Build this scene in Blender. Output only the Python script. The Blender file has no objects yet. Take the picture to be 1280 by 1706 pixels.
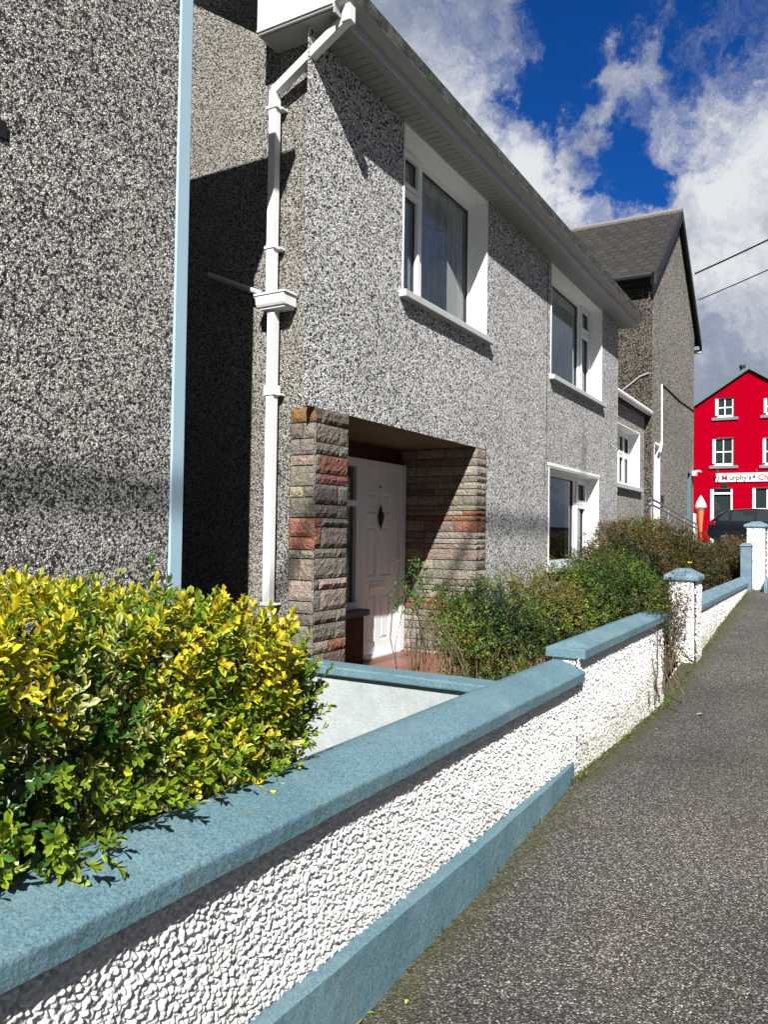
import bpy, math, random
import numpy as np
from mathutils import Vector, Matrix
random.seed(7); rng = np.random.default_rng(11)
sc = bpy.context.scene
R = math.radians
# ------------------------------------------------------------------ camera
def make_camera():
    yaw, pit, rol = R(30.30), R(1.433), R(0.837)
    f = Vector((math.cos(yaw)*math.cos(pit), math.sin(yaw)*math.cos(pit), math.sin(pit)))
    r0 = Vector((math.sin(yaw), -math.cos(yaw), 0)); u0 = r0.cross(f)
    r = r0*math.cos(rol) + u0*math.sin(rol); u = -r0*math.sin(rol) + u0*math.cos(rol)
    cd = bpy.data.cameras.new('camera'); cam = bpy.data.objects.new('camera', cd)
    sc.collection.objects.link(cam)
    m = Matrix((r, u, -f)).transposed().to_4x4(); cam.matrix_world = m
    cd.sensor_fit = 'HORIZONTAL'; cd.sensor_width = 36; cd.lens = 36*1300/1280
    cd.clip_start = .05; cd.clip_end = 3000
    sc.camera = cam
make_camera()
# ------------------------------------------------------------------ light
SUN_ELEV = math.asin(2.07/math.sqrt(2.17**2+1+2.07**2))
SUN_AZ = math.atan2(-1, -2.17)          # direction towards the sun in the XY plane
def make_light():
    L = bpy.data.lights.new('sun', 'SUN'); o = bpy.data.objects.new('sun', L); sc.collection.objects.link(o)
    L.energy = 5.0; L.angle = R(.53); L.color = (1, .965, .915)
    d = Vector((2.17, 1, -2.07)).normalized(); o.rotation_euler = d.to_track_quat('-Z', 'Y').to_euler(); o.location = (-8, -4, 12)
    w = bpy.data.worlds.new('World'); sc.world = w; w.use_nodes = True
    nt = w.node_tree; nt.nodes.clear(); N = nt.nodes.new; LK = nt.links.new
    out = N('ShaderNodeOutputWorld'); bg = N('ShaderNodeBackground'); LK(bg.outputs[0], out.inputs[0])
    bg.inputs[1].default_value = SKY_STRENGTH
    sky = N('ShaderNodeTexSky'); sky.sky_type = 'NISHITA'; sky.sun_disc = False
    sky.sun_elevation = SUN_ELEV; sky.sun_rotation = math.pi/2 - SUN_AZ
    sky.air_density = 1.0; sky.dust_density = .3; sky.ozone_density = 3
    tc = N('ShaderNodeTexCoord')
    def math_(op, a, b=None, clamp=False):
        n = N('ShaderNodeMath'); n.operation = op; n.use_clamp = clamp
        for i, v in enumerate((a, b)):
            if v is None: continue
            if isinstance(v, (int, float)): n.inputs[i].default_value = v
            else: LK(v, n.inputs[i])
        return n.outputs[0]
    nrm = N('ShaderNodeVectorMath'); nrm.operation = 'NORMALIZE'; LK(tc.outputs['Generated'], nrm.inputs[0])
    D = nrm.outputs[0]
    def noise(scale, det, rough, vec=D, dist=0):
        n = N('ShaderNodeTexNoise'); n.inputs['Scale'].default_value = scale; n.inputs['Detail'].default_value = det
        n.inputs['Roughness'].default_value = rough; n.inputs['Distortion'].default_value = dist; LK(vec, n.inputs['Vector']); return n
    # warped direction
    wn = noise(4.5, 8, .62)
    sub = N('ShaderNodeVectorMath'); sub.operation = 'SUBTRACT'; LK(wn.outputs['Color'], sub.inputs[0]); sub.inputs[1].default_value = (.5, .5, .5)
    scl = N('ShaderNodeVectorMath'); scl.operation = 'SCALE'; LK(sub.outputs[0], scl.inputs[0]); scl.inputs['Scale'].default_value = .34
    add = N('ShaderNodeVectorMath'); add.operation = 'ADD'; LK(D, add.inputs[0]); LK(scl.outputs[0], add.inputs[1])
    WD = add.outputs[0]
    def blob(d, rad, amp):
        dot = N('ShaderNodeVectorMath'); dot.operation = 'DISTANCE'; LK(WD, dot.inputs[0]); dot.inputs[1].default_value = d
        t = math_('DIVIDE', dot.outputs['Value'], rad); t = math_('MULTIPLY', t, t); t = math_('MULTIPLY', t, -1)
        return math_('MULTIPLY', math_('EXPONENT', t), amp)
    tot = None
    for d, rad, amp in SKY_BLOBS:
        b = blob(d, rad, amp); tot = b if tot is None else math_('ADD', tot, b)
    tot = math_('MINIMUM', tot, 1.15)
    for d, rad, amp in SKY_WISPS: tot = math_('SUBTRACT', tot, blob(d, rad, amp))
    det = noise(9, 9, .68, WD)
    hole = math_('ADD', tot, math_('MULTIPLY', math_('SUBTRACT', det.outputs['Fac'], .5), 1.7))
    mr = N('ShaderNodeMapRange'); mr.interpolation_type = 'SMOOTHSTEP'; mr.inputs['From Min'].default_value = .12; mr.inputs['From Max'].default_value = .95
    fine = noise(26, 8, .7, WD); hole = math_('ADD', hole, math_('MULTIPLY', math_('SUBTRACT', fine.outputs['Fac'], .5), .7)); LK(hole, mr.inputs['Value'])
    # cloud shading: bright puffs, grey undersides, slate towards the horizon
    sh = noise(3.2, 7, .6, WD); sep = N('ShaderNodeSeparateXYZ'); LK(D, sep.inputs[0])
    ramp = N('ShaderNodeValToRGB'); e = ramp.color_ramp.elements
    e[0].position = .26; e[0].color = (.125, .15, .20, 1); e[1].position = .68; e[1].color = (.92, .94, .97, 1)
    m1 = ramp.color_ramp.elements.new(.5); m1.color = (.40, .45, .58, 1)
    shade = math_('ADD', math_('ADD', math_('MULTIPLY', math_('SUBTRACT', sh.outputs['Fac'], .5), .75), .595), math_('MULTIPLY', math_('SUBTRACT', noise(11, 8, .65, WD).outputs['Fac'], .5), .42))
    btot = shade
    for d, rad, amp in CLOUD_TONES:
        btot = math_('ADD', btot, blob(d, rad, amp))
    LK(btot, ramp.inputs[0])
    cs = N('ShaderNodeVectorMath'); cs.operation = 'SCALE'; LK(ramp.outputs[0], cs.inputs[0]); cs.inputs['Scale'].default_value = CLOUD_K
    tint = N('ShaderNodeMix'); tint.data_type = 'RGBA'; tint.blend_type = 'MULTIPLY'; tint.inputs[0].default_value = 1
    LK(sky.outputs[0], tint.inputs['A']); tint.inputs['B'].default_value = SKY_TINT
    mix = N('ShaderNodeMix'); mix.data_type = 'RGBA'; LK(mr.outputs[0], mix.inputs[0])
    LK(cs.outputs[0], mix.inputs['A']); LK(tint.outputs['Result'], mix.inputs['B']); LK(mix.outputs['Result'], bg.inputs[0])
def vdir(px, py):          # unit direction for a place in the sky
    yaw, pit, rol = R(30.30), R(1.433), R(0.837)
    f = Vector((math.cos(yaw)*math.cos(pit), math.sin(yaw)*math.cos(pit), math.sin(pit)))
    r0 = Vector((math.sin(yaw), -math.cos(yaw), 0)); u0 = r0.cross(f)
    r = r0*math.cos(rol) + u0*math.sin(rol); u = -r0*math.sin(rol) + u0*math.cos(rol)
    return tuple((f + r*((px-640)/1300) - u*((py-853)/1300)).normalized())
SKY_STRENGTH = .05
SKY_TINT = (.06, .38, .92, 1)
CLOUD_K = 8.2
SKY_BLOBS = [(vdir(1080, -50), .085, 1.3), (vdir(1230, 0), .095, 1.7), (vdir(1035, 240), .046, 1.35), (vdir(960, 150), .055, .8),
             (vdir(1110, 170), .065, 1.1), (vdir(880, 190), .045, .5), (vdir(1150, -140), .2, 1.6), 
             ((.83, -.43, .42), .22, .6), ((-.1, -.2, .97), .5, .7)]  # first entry here: unseen blue gap added for the window reflections
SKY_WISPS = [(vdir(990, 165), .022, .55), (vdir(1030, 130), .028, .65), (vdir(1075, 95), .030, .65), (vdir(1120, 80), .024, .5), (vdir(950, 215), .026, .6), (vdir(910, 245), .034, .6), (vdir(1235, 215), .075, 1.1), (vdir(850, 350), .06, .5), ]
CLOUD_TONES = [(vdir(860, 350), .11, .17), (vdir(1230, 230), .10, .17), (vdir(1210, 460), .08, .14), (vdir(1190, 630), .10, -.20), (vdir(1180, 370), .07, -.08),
               (vdir(720, 80), .13, .08), (vdir(960, 330), .06, .06), ((-.9, -.3, .3), 1.0, -.42), ((-.2, -1, .3), .9, -.40), ((-.3, .9, .3), .8, -.40), ((.7, -.75, .3), .45, -.12), ((0, 0, 1), .55, -.25)]  # dark tones outside the view: unseen clouds added to dim the ambient fill
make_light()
sc.view_settings.view_transform = 'Standard'; sc.view_settings.look = 'None'; sc.view_settings.gamma = 1
sc.view_settings.exposure = 1.05
sc.render.film_transparent = False
# ------------------------------------------------------------------ helpers
MATS = {}
class MT:
    def __init__(s, name, rough=.8, spec=.3):
        s.m = bpy.data.materials.new(name); s.m.use_nodes = True; s.nt = s.m.node_tree
        s.b = s.nt.nodes['Principled BSDF']; s.b.inputs['Roughness'].default_value = rough
        s.b.inputs['Specular IOR Level'].default_value = spec
        s.tc = s.nt.nodes.new('ShaderNodeTexCoord'); s.P = s.tc.outputs['Object']; MATS[name] = s.m
    def n(s, t): return s.nt.nodes.new(t)
    def l(s, a, b): s.nt.links.new(a, b)
    def put(s, inp, v):
        if hasattr(v, 'is_output') or isinstance(v, bpy.types.NodeSocket): s.l(v, inp)
        else: inp.default_value = v
    def noise(s, scale, det=5, rough=.6, vec=None, out='Fac', dist=0):
        n = s.n('ShaderNodeTexNoise'); n.inputs['Scale'].default_value = scale; n.inputs['Detail'].default_value = det
        n.inputs['Roughness'].default_value = rough; n.inputs['Distortion'].default_value = dist
        s.l(vec or s.P, n.inputs['Vector']); return n.outputs[out]
    def vor(s, scale, out='Distance', feat='F1', vec=None, rnd=1):
        n = s.n('ShaderNodeTexVoronoi'); n.feature = feat; n.inputs['Scale'].default_value = scale
        n.inputs['Randomness'].default_value = rnd; s.l(vec or s.P, n.inputs['Vector']); return n.outputs[out]
    def mapv(s, scale=(1, 1, 1), rot=(0, 0, 0)):
        n = s.n('ShaderNodeMapping'); n.inputs['Scale'].default_value = scale; n.inputs['Rotation'].default_value = rot
        s.l(s.P, n.inputs['Vector']); return n.outputs[0]
    def math(s, op, a, b=0., clamp=False):
        n = s.n('ShaderNodeMath'); n.operation = op; n.use_clamp = clamp; s.put(n.inputs[0], a); s.put(n.inputs[1], b); return n.outputs[0]
    def ramp(s, v, stops, const=False):
        n = s.n('ShaderNodeValToRGB'); cr = n.color_ramp
        if const: cr.interpolation = 'CONSTANT'
        while len(cr.elements) < len(stops): cr.elements.new(.5)
        for e, (p, c) in zip(cr.elements, stops):
            e.position = p; c = (c, c, c) if isinstance(c, (int, float)) else c; e.color = (*c[:3], 1)
        s.l(v, n.inputs[0]); return n.outputs[0]
    def mix(s, f, a, b, mode='MIX'):
        n = s.n('ShaderNodeMix'); n.data_type = 'RGBA'; n.blend_type = mode; s.put(n.inputs[0], f)
        for i, v in ((n.inputs['A'], a), (n.inputs['B'], b)):
            if isinstance(v, tuple): i.default_value = (*v[:3], 1)
            else: s.l(v, i)
        return n.outputs['Result']
    def attr(s, nm='Col'):
        n = s.n('ShaderNodeAttribute'); n.attribute_name = nm; return n.outputs['Color']
    def col(s, v):
        if isinstance(v, tuple): s.b.inputs['Base Color'].default_value = (*v[:3], 1)
        else: s.l(v, s.b.inputs['Base Color'])
    def rough(s, v): s.put(s.b.inputs['Roughness'], v)
    def bump(s, h, dist=.01, strength=1):
        n = s.n('ShaderNodeBump'); n.inputs['Distance'].default_value = dist; n.inputs['Strength'].default_value = strength
        s.l(h, n.inputs['Height']); s.l(n.outputs[0], s.b.inputs['Normal'])

def tag(o, label=None, cat=None, group=None, kind=None):
    if label: o['label'] = label
    if cat: o['category'] = cat
    if group: o['group'] = group
    if kind: o['kind'] = kind
    return o
def thing(name, label, cat, loc=(0, 0, 0), group=None):
    o = bpy.data.objects.new(name, None); sc.collection.objects.link(o); o.location = loc; o.empty_display_size = .2
    return tag(o, label, cat, group)
class MB:
    """collects shapes in world coordinates into one mesh"""
    def __init__(s): s.v = []; s.f = []; s.c = []; s.col = (1, 1, 1); s.mi = []; s.m = 0
    def add(s, vs, fs):
        k = len(s.v); s.v += [tuple(map(float, p)) for p in vs]; s.f += [tuple(k+i for i in q) for q in fs]
        s.c += [s.col]*len(fs); s.mi += [s.m]*len(fs)
    def box(s, x0, x1, y0, y1, z0, z1):
        s.add([(x0, y0, z0), (x1, y0, z0), (x1, y1, z0), (x0, y1, z0), (x0, y0, z1), (x1, y0, z1), (x1, y1, z1), (x0, y1, z1)],
              [(0, 3, 2, 1), (4, 5, 6, 7), (0, 1, 5, 4), (1, 2, 6, 5), (2, 3, 7, 6), (3, 0, 4, 7)])
    def quad(s, *p): s.add(p, [tuple(range(len(p)))])
    def prism(s, prof, axis, a, b):
        """extrude 2-D profile along axis from a to b; profile in the two other axes in order"""
        def P(t, q):
            return {'x': (t, q[0], q[1]), 'y': (q[0], t, q[1]), 'z': (q[0], q[1], t)}[axis]
        n = len(prof); s.add([P(a, q) for q in prof] + [P(b, q) for q in prof],
            [tuple(range(n))[::-1], tuple(range(n, 2*n))] + [(i, (i+1) % n, n+(i+1) % n, n+i) for i in range(n)])
    def tube(s, pts, r, n=10, r1=None):
        pts = [Vector(p) for p in pts]; m = len(pts); vs = []; r1 = r if r1 is None else r1
        up = None
        for i, p in enumerate(pts):
            t = (pts[min(i+1, m-1)] - pts[max(i-1, 0)]).normalized()
            if up is None: up = Vector((0, 0, 1)) if abs(t.z) < .9 else Vector((1, 0, 0))
            a = t.cross(up).normalized(); b = a.cross(t).normalized(); up = b
            rr = r + (r1-r)*i/(m-1)
            vs += [p + (a*math.cos(2*math.pi*k/n) + b*math.sin(2*math.pi*k/n))*rr for k in range(n)]
        fs = [(i*n+k, i*n+(k+1) % n, (i+1)*n+(k+1) % n, (i+1)*n+k) for i in range(m-1) for k in range(n)]
        fs += [tuple(range(n))[::-1], tuple(range((m-1)*n, m*n))]; s.add(vs, fs)
    def bar(s, p, q, w, h):
        p = Vector(p); q = Vector(q); t = (q-p).normalized(); a = t.cross(Vector((0, 0, 1)) if abs(t.z) < .95 else Vector((0, 1, 0))).normalized(); b = a.cross(t)
        vs = [c + a*sx*w/2 + b*sy*h/2 for c in (p, q) for sx, sy in ((-1, -1), (1, -1), (1, 1), (-1, 1))]
        s.add(vs, [(0, 1, 2, 3), (7, 6, 5, 4), (0, 4, 5, 1), (1, 5, 6, 2), (2, 6, 7, 3), (3, 7, 4, 0)])
    def lathe(s, cx, cy, prof, n=20):
        vs = [(cx+r*math.cos(2*math.pi*k/n), cy+r*math.sin(2*math.pi*k/n), z) for r, z in prof for k in range(n)]
        m = len(prof); fs = [(i*n+k, i*n+(k+1) % n, (i+1)*n+(k+1) % n, (i+1)*n+k) for i in range(m-1) for k in range(n)]
        fs += [tuple(range(n))[::-1], tuple(range((m-1)*n, m*n))]; s.add(vs, fs)
    def build(s, name, mat, parent=None, smooth=False, bevel=0, seg=2):
        me = bpy.data.meshes.new(name); me.from_pydata(s.v, [], s.f)
        for m in (mat if isinstance(mat, (list, tuple)) else [mat]): me.materials.append(MATS[m])
        me.polygons.foreach_set('material_index', s.mi)
        if any(c != (1, 1, 1) for c in s.c):
            ca = me.color_attributes.new('Col', 'FLOAT_COLOR', 'CORNER')
            arr = np.repeat(np.array([(*c, 1) for c in s.c], dtype=np.float32), [len(f) for f in s.f], axis=0)
            ca.data.foreach_set('color', arr.ravel())
        if smooth: me.polygons.foreach_set('use_smooth', [True]*len(me.polygons)); me.set_sharp_from_angle(angle=R(28))
        me.update(); o = bpy.data.objects.new(name, me); sc.collection.objects.link(o)
        if parent is not None:
            o.parent = parent
            o.matrix_parent_inverse = Matrix.Translation(-parent.location)     # meshes keep world coordinates, only the Empties are moved
        if bevel:
            b = o.modifiers.new('bevel', 'BEVEL'); b.width = bevel; b.segments = seg; b.limit_method = 'ANGLE'; b.angle_limit = R(40)
            b.harden_normals = False
        return o
def npmesh(name, V, F, mat, parent=None, smooth=True, col=None):
    me = bpy.data.meshes.new(name); nv = len(V); nf, k = F.shape
    me.vertices.add(nv); me.vertices.foreach_set('co', V.astype(np.float32).ravel())
    me.loops.add(nf*k); me.loops.foreach_set('vertex_index', F.astype(np.int32).ravel())
    me.polygons.add(nf); me.polygons.foreach_set('loop_start', np.arange(0, nf*k, k, dtype=np.int32))
    me.update(calc_edges=True); me.validate()
    if smooth: me.polygons.foreach_set('use_smooth', np.ones(len(me.polygons), dtype=bool))
    if col is not None:
        ca = me.color_attributes.new('Col', 'FLOAT_COLOR', 'POINT')
        ca.data.foreach_set('color', np.concatenate([col, np.ones((nv, 1))], 1).astype(np.float32).ravel())
    me.materials.append(MATS[mat]); o = bpy.data.objects.new(name, me); sc.collection.objects.link(o)
    if parent is not None:
        o.parent = parent; o.matrix_parent_inverse = Matrix.Translation(-parent.location)
    return o
# ------------------------------------------------------------------ materials
def dash(name, light, dark, tint=(1, 1, 1), scale=95, frac=.42, bumpd=.012, big=.12, grime=None, blo=.38):
    m = MT(name, .9, .15)
    w = m.noise(60, 2, .5, out='Color'); wv = m.n('ShaderNodeVectorMath'); wv.operation = 'SCALE'; m.l(w, wv.inputs[0]); wv.inputs['Scale'].default_value = .02
    av = m.n('ShaderNodeVectorMath'); av.operation = 'ADD'; m.l(m.P, av.inputs[0]); m.l(wv.outputs[0], av.inputs[1]); V = av.outputs[0]
    d = m.vor(scale, vec=V); c = m.vor(scale, 'Color', vec=V)
    sep = m.n('ShaderNodeSeparateColor'); m.l(c, sep.inputs[0])
    grain = m.ramp(sep.outputs[0], [(0, dark), (frac*.6, dark), (frac, tuple(x*.7 for x in light)), (.75, light), (1, tuple(min(1, x*1.25) for x in light))])
    gap = m.ramp(d, [(0, 1), (.45, 1), (.75, .3)])  # cast shade between the chips put into the colour
    n2 = m.noise(scale*.56, 2, .6, vec=V)
    pit_shade = m.ramp(n2, [(0, .1), (blo, .12), (blo+.07, 1), (1, 1.05)])  # dark pits: shade among the stones put into the colour
    col = m.mix(1, grain, gap, 'MULTIPLY'); col = m.mix(1, col, pit_shade, 'MULTIPLY')
    st = m.ramp(m.noise(1.1, 6, .65), [(.3, 1-big*2), (.62, 1+0*big)]); col = m.mix(1, col, st, 'MULTIPLY')
    if grime:
        g = m.noise(1, 5, .6, vec=m.mapv((1.6, 1.6, .25))); col = m.mix(m.ramp(g, [(.5, 0), (.78, .55)]), col, grime)
    col = m.mix(1, col, tint, 'MULTIPLY'); m.col(col)
    h = m.math('ADD', m.math('MULTIPLY', m.ramp(d, [(0, 1), (.6, .0)]), .6), m.math('MULTIPLY', n2, .9))
    m.bump(h, bumpd, 1)
    return m
dash('pebbledash_main', (.86, .86, .85), (.07, .07, .07), scale=82, frac=.24, bumpd=.0095, blo=.39, big=.08)
dash('pebbledash_dark', (.69, .675, .64), (.13, .13, .12), scale=112, frac=.32, bumpd=.010, big=.08, blo=.425)
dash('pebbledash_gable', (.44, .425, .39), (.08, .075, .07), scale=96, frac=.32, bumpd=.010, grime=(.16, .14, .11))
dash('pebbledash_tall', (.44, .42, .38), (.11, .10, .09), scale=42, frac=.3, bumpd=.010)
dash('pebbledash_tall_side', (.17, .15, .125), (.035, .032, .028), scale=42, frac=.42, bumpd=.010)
dash('pebbledash_annexe', (.62, .59, .54), (.16, .15, .14), scale=60, frac=.26, bumpd=.010)
def paint(name, c, rough=.4, spec=.4, dirt=.0, dirtc=(.2, .2, .17), bump=.0006, dscale=3, wear=None):
    m = MT(name, rough, spec); col = m.mix(m.ramp(m.noise(dscale, 8, .65), [(.3, 0), (.8, .22)]), c, tuple(x*.78 for x in c))
    if dirt:
        g = m.ramp(m.noise(dscale*2.3, 9, .72), [(.5-.12*dirt, 0), (.78, dirt)]); col = m.mix(g, col, dirtc)
    if wear:
        g = m.ramp(m.noise(38, 4, .7), [(.60, 0), (.68, .8)]); col = m.mix(g, col, wear)
    m.col(col); m.bump(m.noise(160, 4, .6), bump, 1); return m
paint('white_upvc', (.83, .84, .85), .3, .5, .15, (.55, .55, .5))
paint('white_render_paint', (.86, .86, .85), .6, .3, .12, (.5, .5, .45))
paint('white_box', (.84, .84, .83), .35, .5, .2, (.6, .6, .55))
paint('sill_paint', (.46, .50, .50), .6, .25, .5, (.28, .32, .31))
paint('soffit', (.28, .29, .285), .5, .4, .2, (.2, .2, .19))
paint('fascia', (.33, .35, .37), .5, .4, .2, (.3, .3, .28))
paint('gutter_beige', (.36, .36, .33), .45, .4, .35, (.28, .27, .22))
paint('blue_band', (.34, .50, .60), .6, .3, .25, (.45, .55, .6))
def mossy():
    m = MT('mossy_gutter', .75, .2); a = m.ramp(m.noise(7, 9, .7), [(.3, (.02, .025, .018)), (.5, (.065, .075, .065)), (.62, (.12, .135, .13)), (.75, (.03, .045, .018))])
    m.col(a); m.bump(m.noise(60, 6, .7), .006, 1)
mossy()
def blue_coping():
    m = MT('blue_masonry', .62, .35)
    base = m.mix(m.ramp(m.noise(2.2, 8, .7), [(.3, 0), (.7, 1)]), (.080, .165, .205), (.125, .225, .27))
    g = m.ramp(m.noise(120, 4, .8), [(.47, 0), (.60, .85)]); base = m.mix(g, base, (.045, .085, .10)); g = m.ramp(m.noise(150, 3, .8, dist=.5), [(.57, 0), (.66, .6)]); base = m.mix(g, base, (.24, .33, .36))
    g2 = m.ramp(m.noise(1.3, 8, .72, vec=m.mapv((1, 2, 1))), [(.5, 0), (.7, .5)]); base = m.mix(g2, base, (.20, .27, .28))
    g3 = m.ramp(m.noise(14, 8, .8), [(.57, 0), (.68, .6)]); base = m.mix(g3, base, (.12, .14, .10)); g4 = m.ramp(m.noise(33, 6, .8), [(.64, 0), (.68, .7)]); base = m.mix(g4, base, (.30, .34, .30))
    drip = m.ramp(m.noise(1, 4, .6, vec=m.mapv((26, 2, 1.2))), [(.5, 0), (.75, .35)]); base = m.mix(drip, base, (.09, .19, .235))
    m.col(base); h = m.math('ADD', m.noise(150, 5, .7), m.math('MULTIPLY', m.noise(18, 4, .6), 2.2)); m.bump(h, .0028, 1)
blue_coping()
def dark_blue():
    m = MT('slate_blue_masonry', .7, .3); base = m.mix(m.ramp(m.noise(5, 8, .7), [(.35, 0), (.7, 1)]), (.09, .15, .20), (.17, .25, .30))
    g = m.ramp(m.noise(16, 7, .75), [(.55, 0), (.7, .7)]); base = m.mix(g, base, (.10, .11, .07)); m.col(base); m.bump(m.noise(60, 5, .7), .006, 1)
dark_blue()
def rough_white():
    m = MT('white_roughcast', .85, .15); base = m.mix(m.ramp(m.noise(2.5, 8, .7), [(.4, 0), (.8, .5)]), (.86, .86, .855), (.72, .72, .69))
    g = m.ramp(m.noise(9, 8, .78), [(.60, 0), (.74, .6)]); base = m.mix(g, base, (.40, .38, .30))
    sx = m.n('ShaderNodeSeparateXYZ'); m.l(m.P, sx.inputs[0]); e = m.math('ADD', m.math('ADD', sx.outputs[2], m.math('MULTIPLY', sx.outputs[0], -.03)), m.math('MULTIPLY', m.noise(4, 8, .75), .75)); base = m.mix(m.ramp(m.math('ADD', e, 1.5), [(.40, .55), (.62, 0)]), base, (.33, .32, .22))
    m.col(base); h = m.math('ADD', m.noise(300, 5, .75), m.math('MULTIPLY', m.noise(90, 5, .65), 2.2)); m.bump(h, .0045, 1)
    m = MT('white_roughcast_far', .85, .2); d = m.vor(48, rnd=1); n = m.noise(26, 4, .65)
    pit = m.ramp(m.noise(34, 5, .7), [(.36, .35), (.47, 1)]); base = m.mix(1, m.mix(m.ramp(m.noise(2.5, 8, .7), [(.45, 0), (.8, .5)]), (.78, .78, .77), (.55, .55, .48)), pit, 'MULTIPLY')  # pits: shade of small hollows painted into the white as dark spots
    m.col(base); m.bump(m.math('ADD', m.math('MULTIPLY', d, -1.), m.math('MULTIPLY', n, 1.5)), .02, 1)
    m = MT('white_wall_stained', .85, .2); base = m.mix(m.ramp(m.noise(3, 8, .7), [(.35, 0), (.7, 1)]), (.39, .43, .44), (.24, .28, .29))
    g = m.ramp(m.noise(14, 8, .8), [(.56, 0), (.72, .75)]); base = m.mix(g, base, (.20, .22, .17)); g = m.ramp(m.noise(1, 5, .7, vec=m.mapv((14, 14, 1.2))), [(.5, 0), (.75, .5)]); base = m.mix(g, base, (.38, .40, .36))
    m.col(base); m.bump(m.noise(60, 5, .7), .004, 1)
rough_white()
def pavement_mat(name='tarmac', dk=1.):
    m = MT(name, .88, .25); P = m.P
    c1 = m.vor(150, 'Color'); s1 = m.n('ShaderNodeSeparateColor'); m.l(c1, s1.inputs[0]); d1 = m.vor(150)
    c2 = m.vor(70, 'Color'); s2 = m.n('ShaderNodeSeparateColor'); m.l(c2, s2.inputs[0]); d2 = m.vor(70)
    a = m.ramp(s1.outputs[0], [(0, (.036, .035, .033)), (.5, (.075, .072, .067)), (.82, (.14, .135, .126)), (1, (.34, .33, .31))])
    chip = m.math('MULTIPLY', m.ramp(s2.outputs[1], [(.80, 0), (.84, 1)]), m.ramp(d2, [(.28, 1), (.44, 0)]))
    col = m.mix(chip, a, m.ramp(s2.outputs[2], [(0, (.20, .19, .18)), (1, (.46, .45, .43))]))
    gap = m.ramp(d1, [(.35, 1), (.75, .35)]); col = m.mix(1, col, gap, 'MULTIPLY')
    lg = m.ramp(m.noise(.9, 8, .65), [(.3, .82), (.5, 1.25), (.7, 1.65)]); col = m.mix(1, col, lg, 'MULTIPLY')
    br = m.ramp(m.noise(1.7, 6, .6), [(.42, 0), (.7, .55)]); col = m.mix(br, col, m.mix(1, col, (1.15, 1.0, .88), 'MULTIPLY'))
    ds = m.ramp(m.noise(4.2, 7, .75), [(.62, 0), (.72, .5)]); col = m.mix(ds, col, (.03, .026, .022))
    # worn joint next to the wall: moss, silt and dust collected in the corner
    sx = m.n('ShaderNodeSeparateXYZ'); m.l(P, sx.inputs[0])
    e = m.math('ADD', sx.outputs[1], m.math('MULTIPLY', m.math('SUBTRACT', m.noise(7, 7, .7), .5), .34))
    mo = m.ramp(e, [(0, 0), (.5, 0), (1, 0)]) if False else m.n('ShaderNodeMapRange').outputs[0]
    mr = mo.node; mr.inputs['From Min'].default_value = 1.10; mr.inputs['From Max'].default_value = 1.24; m.l(e, mr.inputs['Value'])
    col = m.mix(m.math('MULTIPLY', mo, .75), col, m.ramp(m.noise(45, 6, .7), [(.3, (.020, .018, .012)), (.5, (.06, .065, .025)), (.7, (.17, .15, .09))]))
    if dk != 1: col = m.mix(1, col, (dk, dk, dk), 'MULTIPLY')
    m.col(col)
    h = m.math('SUBTRACT', m.math('ADD', m.math('MULTIPLY', chip, .5), m.noise(190, 3, .6)), m.math('MULTIPLY', d1, .9)); m.bump(h, .009, 1)
pavement_mat()
def soil():
    m = MT('soil', .95, .1); m.col(m.ramp(m.noise(12, 8, .7), [(.3, (.02, .015, .01)), (.55, (.06, .045, .03)), (.75, (.09, .09, .04))])); m.bump(m.noise(30, 8, .7), .03, 1)
    m = MT('terracotta_tiles', .5, .4); br = m.n('ShaderNodeTexBrick'); m.l(m.mapv((1, 1, 1)), br.inputs['Vector']); br.offset = 0
    br.inputs['Scale'].default_value = 1; br.inputs['Brick Width'].default_value = .3; br.inputs['Row Height'].default_value = .3; br.inputs['Mortar Size'].default_value = .006
    br.inputs['Color1'].default_value = (.17, .060, .03, 1); br.inputs['Color2'].default_value = (.23, .09, .06, 1); br.inputs['Mortar'].default_value = (.12, .09, .07, 1)
    m.col(m.mix(m.ramp(m.noise(4, 6, .6), [(.4, 0), (.75, .5)]), br.outputs[0], (.16, .08, .04))); m.bump(br.outputs['Fac'], -.003, 1)
soil()
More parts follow.
